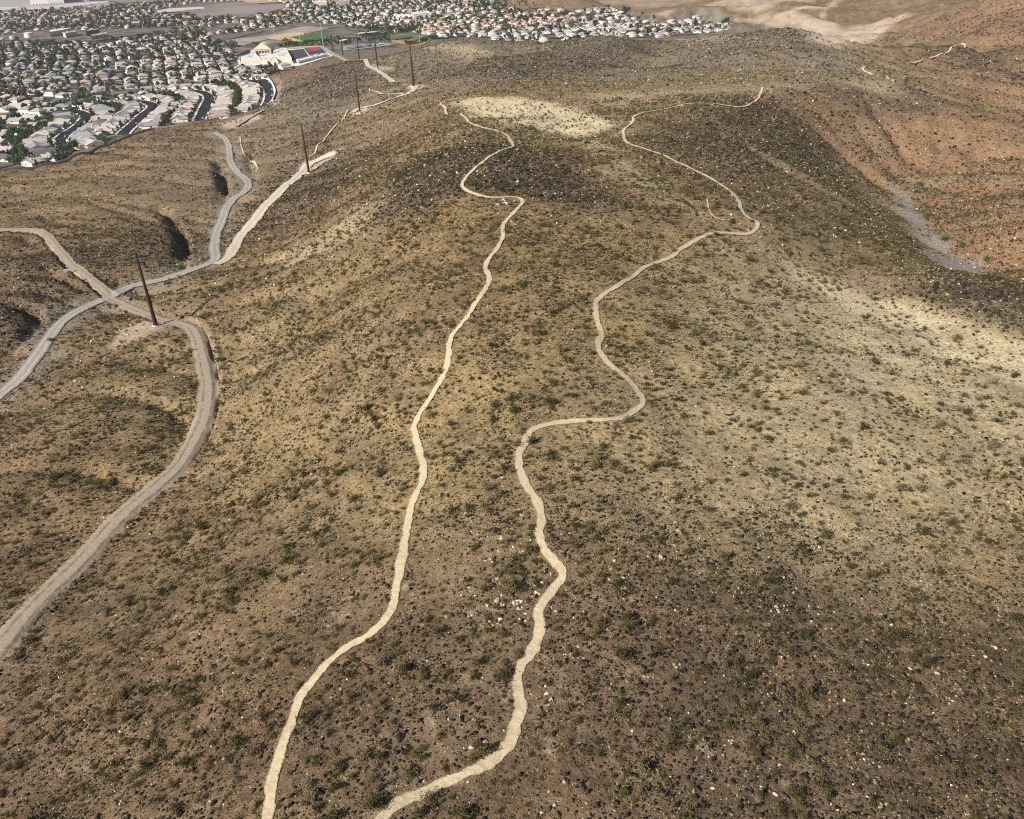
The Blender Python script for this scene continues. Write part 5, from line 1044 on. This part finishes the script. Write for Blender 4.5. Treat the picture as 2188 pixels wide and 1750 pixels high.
# water tanks
for uv, rad, h, mt, lb in [((62.5, 80), 7.5, 8, FLATROOF, 'big white water tank in the far left of the town'), ((28, 83.5), 5.6, 4.6, TANWALL, 'small tan water tank left of the white tank'), ((5, 87.5), 5.6, 4.8, simple_mat('pale_tank', (0.52, 0.48, 0.42), .7, .08, .1), 'pale tan water tank at the left edge')]:
    p = plane_pt([uv], 0)[0]; r = bpy.data.objects.new('water_tank', None); COL.objects.link(r); r.location = (p[0], p[1], 0); tag(r, lb, 'water tank'); b = MB(); b.tube([(0, 0, -.5), (0, 0, h)], [rad, rad], 40); obj('shell', b.mesh('shell', mt), r)
    b = MB(); b.tube([(0, 0, h + .01), (0, 0, h + rad * .1), (0, 0, h + rad * .16)], [rad * 1.02, rad * .6, .6], 40); obj('roof', b.mesh('roof', mt), r); b = MB(); b.tube([(rad * .7, 0, h), (rad * .7, 0, h + 1.6)], [.3, .3], 6); obj('vent', b.mesh('vent', mt), r)
# cars
CARP = [simple_mat('car_paint_' + k, c, .35, .05, 1, .5) for k, c in (('white', (.75, .75, .75)), ('silver', (.45, .46, .48)), ('dark', (.04, .042, .05)), ('red', (.3, .03, .03)), ('blue', (.06, .1, .25)))]
RUB = simple_mat('tyre_rubber', (.02, .02, .02), .9, .1, 2); CN = ['white', 'silver', 'dark', 'red', 'blue']
def car_me(mt):
    b = MB(); prof = [(-2.2, .35), (-2.25, .75), (-2.0, .9), (2.0, .95), (2.25, .7), (2.25, .35)]; n_ = len(prof); b.add([(x, -.88, z) for x, z in prof] + [(x, .88, z) for x, z in prof], [tuple(range(n_)), tuple(range(n_, 2 * n_))[::-1]] + [(i, n_ + i, n_ + (i + 1) % n_, (i + 1) % n_) for i in range(n_)])
    b.add([(-1.25, -.7, 1.46), (.55, -.7, 1.46), (.55, .7, 1.46), (-1.25, .7, 1.46), (-1.2, -.68, 1.52), (.5, -.68, 1.52), (.5, .68, 1.52), (-1.2, .68, 1.52)], [(0, 3, 2, 1), (4, 5, 6, 7), (0, 1, 5, 4), (1, 2, 6, 5), (2, 3, 7, 6), (3, 0, 4, 7)]); return b.mesh('body', mt)
CARB = [car_me(m_) for m_ in CARP]; b = MB(); b.add([(-1.75, -.8, .93), (1.2, -.8, .95), (1.2, .8, .95), (-1.75, .8, .93), (-1.25, -.7, 1.455), (.55, -.7, 1.455), (.55, .7, 1.455), (-1.25, .7, 1.455)], [(0, 3, 2, 1), (4, 5, 6, 7), (0, 1, 5, 4), (1, 2, 6, 5), (2, 3, 7, 6), (3, 0, 4, 7)]); CARG = b.mesh('window', M_GLASS)
WHL = []
for sx_, sy_ in ((-1.35, -.8), (-1.35, .8), (1.4, -.8), (1.4, .8)): b = MB(); b.tube([(sx_, sy_ - .12, .33), (sx_, sy_ + .12, .33)], [.33, .33], 10); WHL.append(b.mesh('wheel', RUB))
def car(x, y, ang, k, label, group, lift=.45, wheels=True):
    r = bpy.data.objects.new('parked_car', None); COL.objects.link(r); r.location = (x, y, float(H([x], [y])[0]) + lift); r.rotation_euler = (0, 0, ang); tag(r, label, 'car', group); obj('body', CARB[k], r); obj('window', CARG, r)
    if wheels:
        for w_ in WHL: obj('wheel', w_, r)
for si in range(4):
    rs = resample(STREETS[si][0], lambda p: 1.0); tn = np.gradient(rs, axis=0); k = 5
    while k < len(rs) - 4:
        t_ = tn[k] / np.linalg.norm(tn[k]); s = rnd.choice([-1, 1]); p = rs[k] + np.array([-t_[1], t_[0]]) * s * rnd.choice([3.4, 8.5, 8.8]); kc = rnd.choice([0, 0, 1, 1, 2, 3]); car(p[0], p[1], math.atan2(t_[1], t_[0]) + rnd.choice([0, math.pi]), kc, '%s car parked by the %s' % (CN[kc], STREETS[si][3]), '%s cars by the %s' % (CN[kc], STREETS[si][3]), .8); k += rnd.randint(12, 26)
def park(uv, n_, lb, rows=5):
    w = plane_pt(uv, 0)[:, :2]; a_ = w[1] - w[0]; ang = math.atan2(a_[1], a_[0]); c = 0
    for t_ in np.linspace(.1, .9, rows):
        for u_ in np.linspace(.05, .95, max(2, n_ // rows)):
            if rnd.random() < .25: continue
            p = (w[0] * (1 - u_) + w[1] * u_) * (1 - t_) + (w[3] * (1 - u_) + w[2] * u_) * t_; k = rnd.choice([0, 0, 1, 1, 2, 2, 3, 4]); car(p[0], p[1], ang + math.pi / 2, k, '%s car among the cars in the %s' % (CN[k], lb), '%s cars in the %s' % (CN[k], lb), 1.5, False)
park([(737, 107.5), (788, 101.5), (826, 94.5), (776, 98.5)], 110, 'grey car park beyond the ridge', 6); park([(640, 132), (690, 120), (688, 117), (650, 128)], 30, 'lot below the school', 2)
car(*hit([(515, 259)])[0][:2], .6, 0, 'white vehicle alone on the pale graded edge behind the last houses', None, .1)
# boundary wall behind the last houses
BLOCKW = simple_mat('boundary_block', (0.4, 0.34, 0.28), .95, .15, .5)
for pts, lb in [([(0,379),(83,364),(139,352),(181,335),(236,308),(300,283.5),(330,277)], 'tan block wall behind the nearest houses at the hill foot'), ([(330,277),(400,268),(441,262),(470,257)], 'block wall behind the middle houses at the hill foot'), ([(585,228),(591,214),(591,202),(585,188),(574,177)], 'pale low wall curving round the outer black street')]:
    w = resample(plane_pt(pts, 0)[:, :2], lambda p: 4.0, 1); tn = np.gradient(w, axis=0); tn /= np.linalg.norm(tn, axis=1)[:, None]; nr_ = np.c_[-tn[:, 1], tn[:, 0]] * .12; z = H(w[:, 0], w[:, 1]); b = MB(); n_ = len(w)
    V_ = [(*(w[i] + s * nr_[i]), z[i] + h_) for i in range(n_) for s in (-1, 1) for h_ in (-.6, 1.75)]; F_ = []
    for i in range(n_ - 1): a_, c_ = 4 * i, 4 * i + 4; F_ += [(a_, a_ + 1, c_ + 1, c_), (a_ + 2, c_ + 2, c_ + 3, a_ + 3), (a_ + 1, a_ + 3, c_ + 3, c_ + 1)]
    F_ += [(0, 2, 3, 1), (4 * n_ - 4, 4 * n_ - 3, 4 * n_ - 1, 4 * n_ - 2)]; b.add(V_, F_); tag(obj('boundary_wall', b.mesh('boundary_wall', BLOCKW)), lb, 'wall')
# single large bushes along the washes
BUSHM = simple_mat('wash_bush_leaf', (0.09, 0.115, 0.035), .8, .35, 2); big_me = [shape_mesh('desert_bush', shrub_shape(90 + k, 60, 16, .1, .8, 1.0), [BUSHM, M_STEM]) for k in range(3)]
for (u, v), s, lb in [((386, 574), 3.4, 'big bright green bush above the bend of the gravel wash'), ((242, 611), 3.2, 'dark green bush beside the road crossing'), ((108, 729), 2.4, 'green bush on the edge of the wash road at left'), ((474, 511), 2.4, 'green bush between the grey and the pale road'), ((1965, 396), 3.6, 'green bush at the head of the grey canyon wash'),
    ((2018, 513), 3.6, 'olive bush on the right bank of the canyon wash'), ((2056, 527), 3.2, 'dark green bush below the red hump in the canyon'), ((2108, 557), 3.4, 'green bush at the lower end of the canyon wash'), ((1926, 442), 2.6, 'small green bush on the left bank of the canyon wash'), ((470, 770), 2.0, 'green bush right of the tan road bend')]:
    p = hit([(u, v)])[0]; o = tag(obj('desert_bush', big_me[int(u) % 3]), lb, 'bush'); o.location = (p[0], p[1], p[2] - .05); o.scale = (s * .8, s * .8, s * .62); o.rotation_euler = (0, 0, u)
# culvert under the left road
p = hit([(145, 580)])[0]; r = bpy.data.objects.new('culvert', None); COL.objects.link(r); r.location = tuple(p); r.rotation_euler = (0, 0, .5); tag(r, 'small pale concrete culvert mouth beside the left dirt road', 'culvert')
b = MB(); b.box(-1.6, 1.6, -.2, .2, -.6, 1.1); obj('headwall', b.mesh('headwall', CONC), r); b = MB(); b.tube([(0, -.5, .25), (0, .6, .25)], [.45, .45], 12); obj('pipe', b.mesh('pipe', GALV), r)
# ------------------------------------------------------------------ thin dry haze over the whole place
hz = MB(); hz.box(-6000, 6000, -2500, 42500, -1.2, 152); hm = bpy.data.materials.new('haze_air'); hm.use_nodes = True; hn = hm.node_tree; hn.nodes.clear()
ho = hn.nodes.new('ShaderNodeOutputMaterial'); hv = hn.nodes.new('ShaderNodeVolumePrincipled'); hv.inputs['Color'].default_value = (0.8, 0.82, 0.95, 1); hv.inputs['Density'].default_value = 0.00006; hv.inputs['Anisotropy'].default_value = 0.3
hn.links.new(hv.outputs[0], ho.inputs['Volume']); tag(obj('haze', hz.mesh('haze', hm)), 'thin bluish haze over the far town', 'haze', kind='stuff')
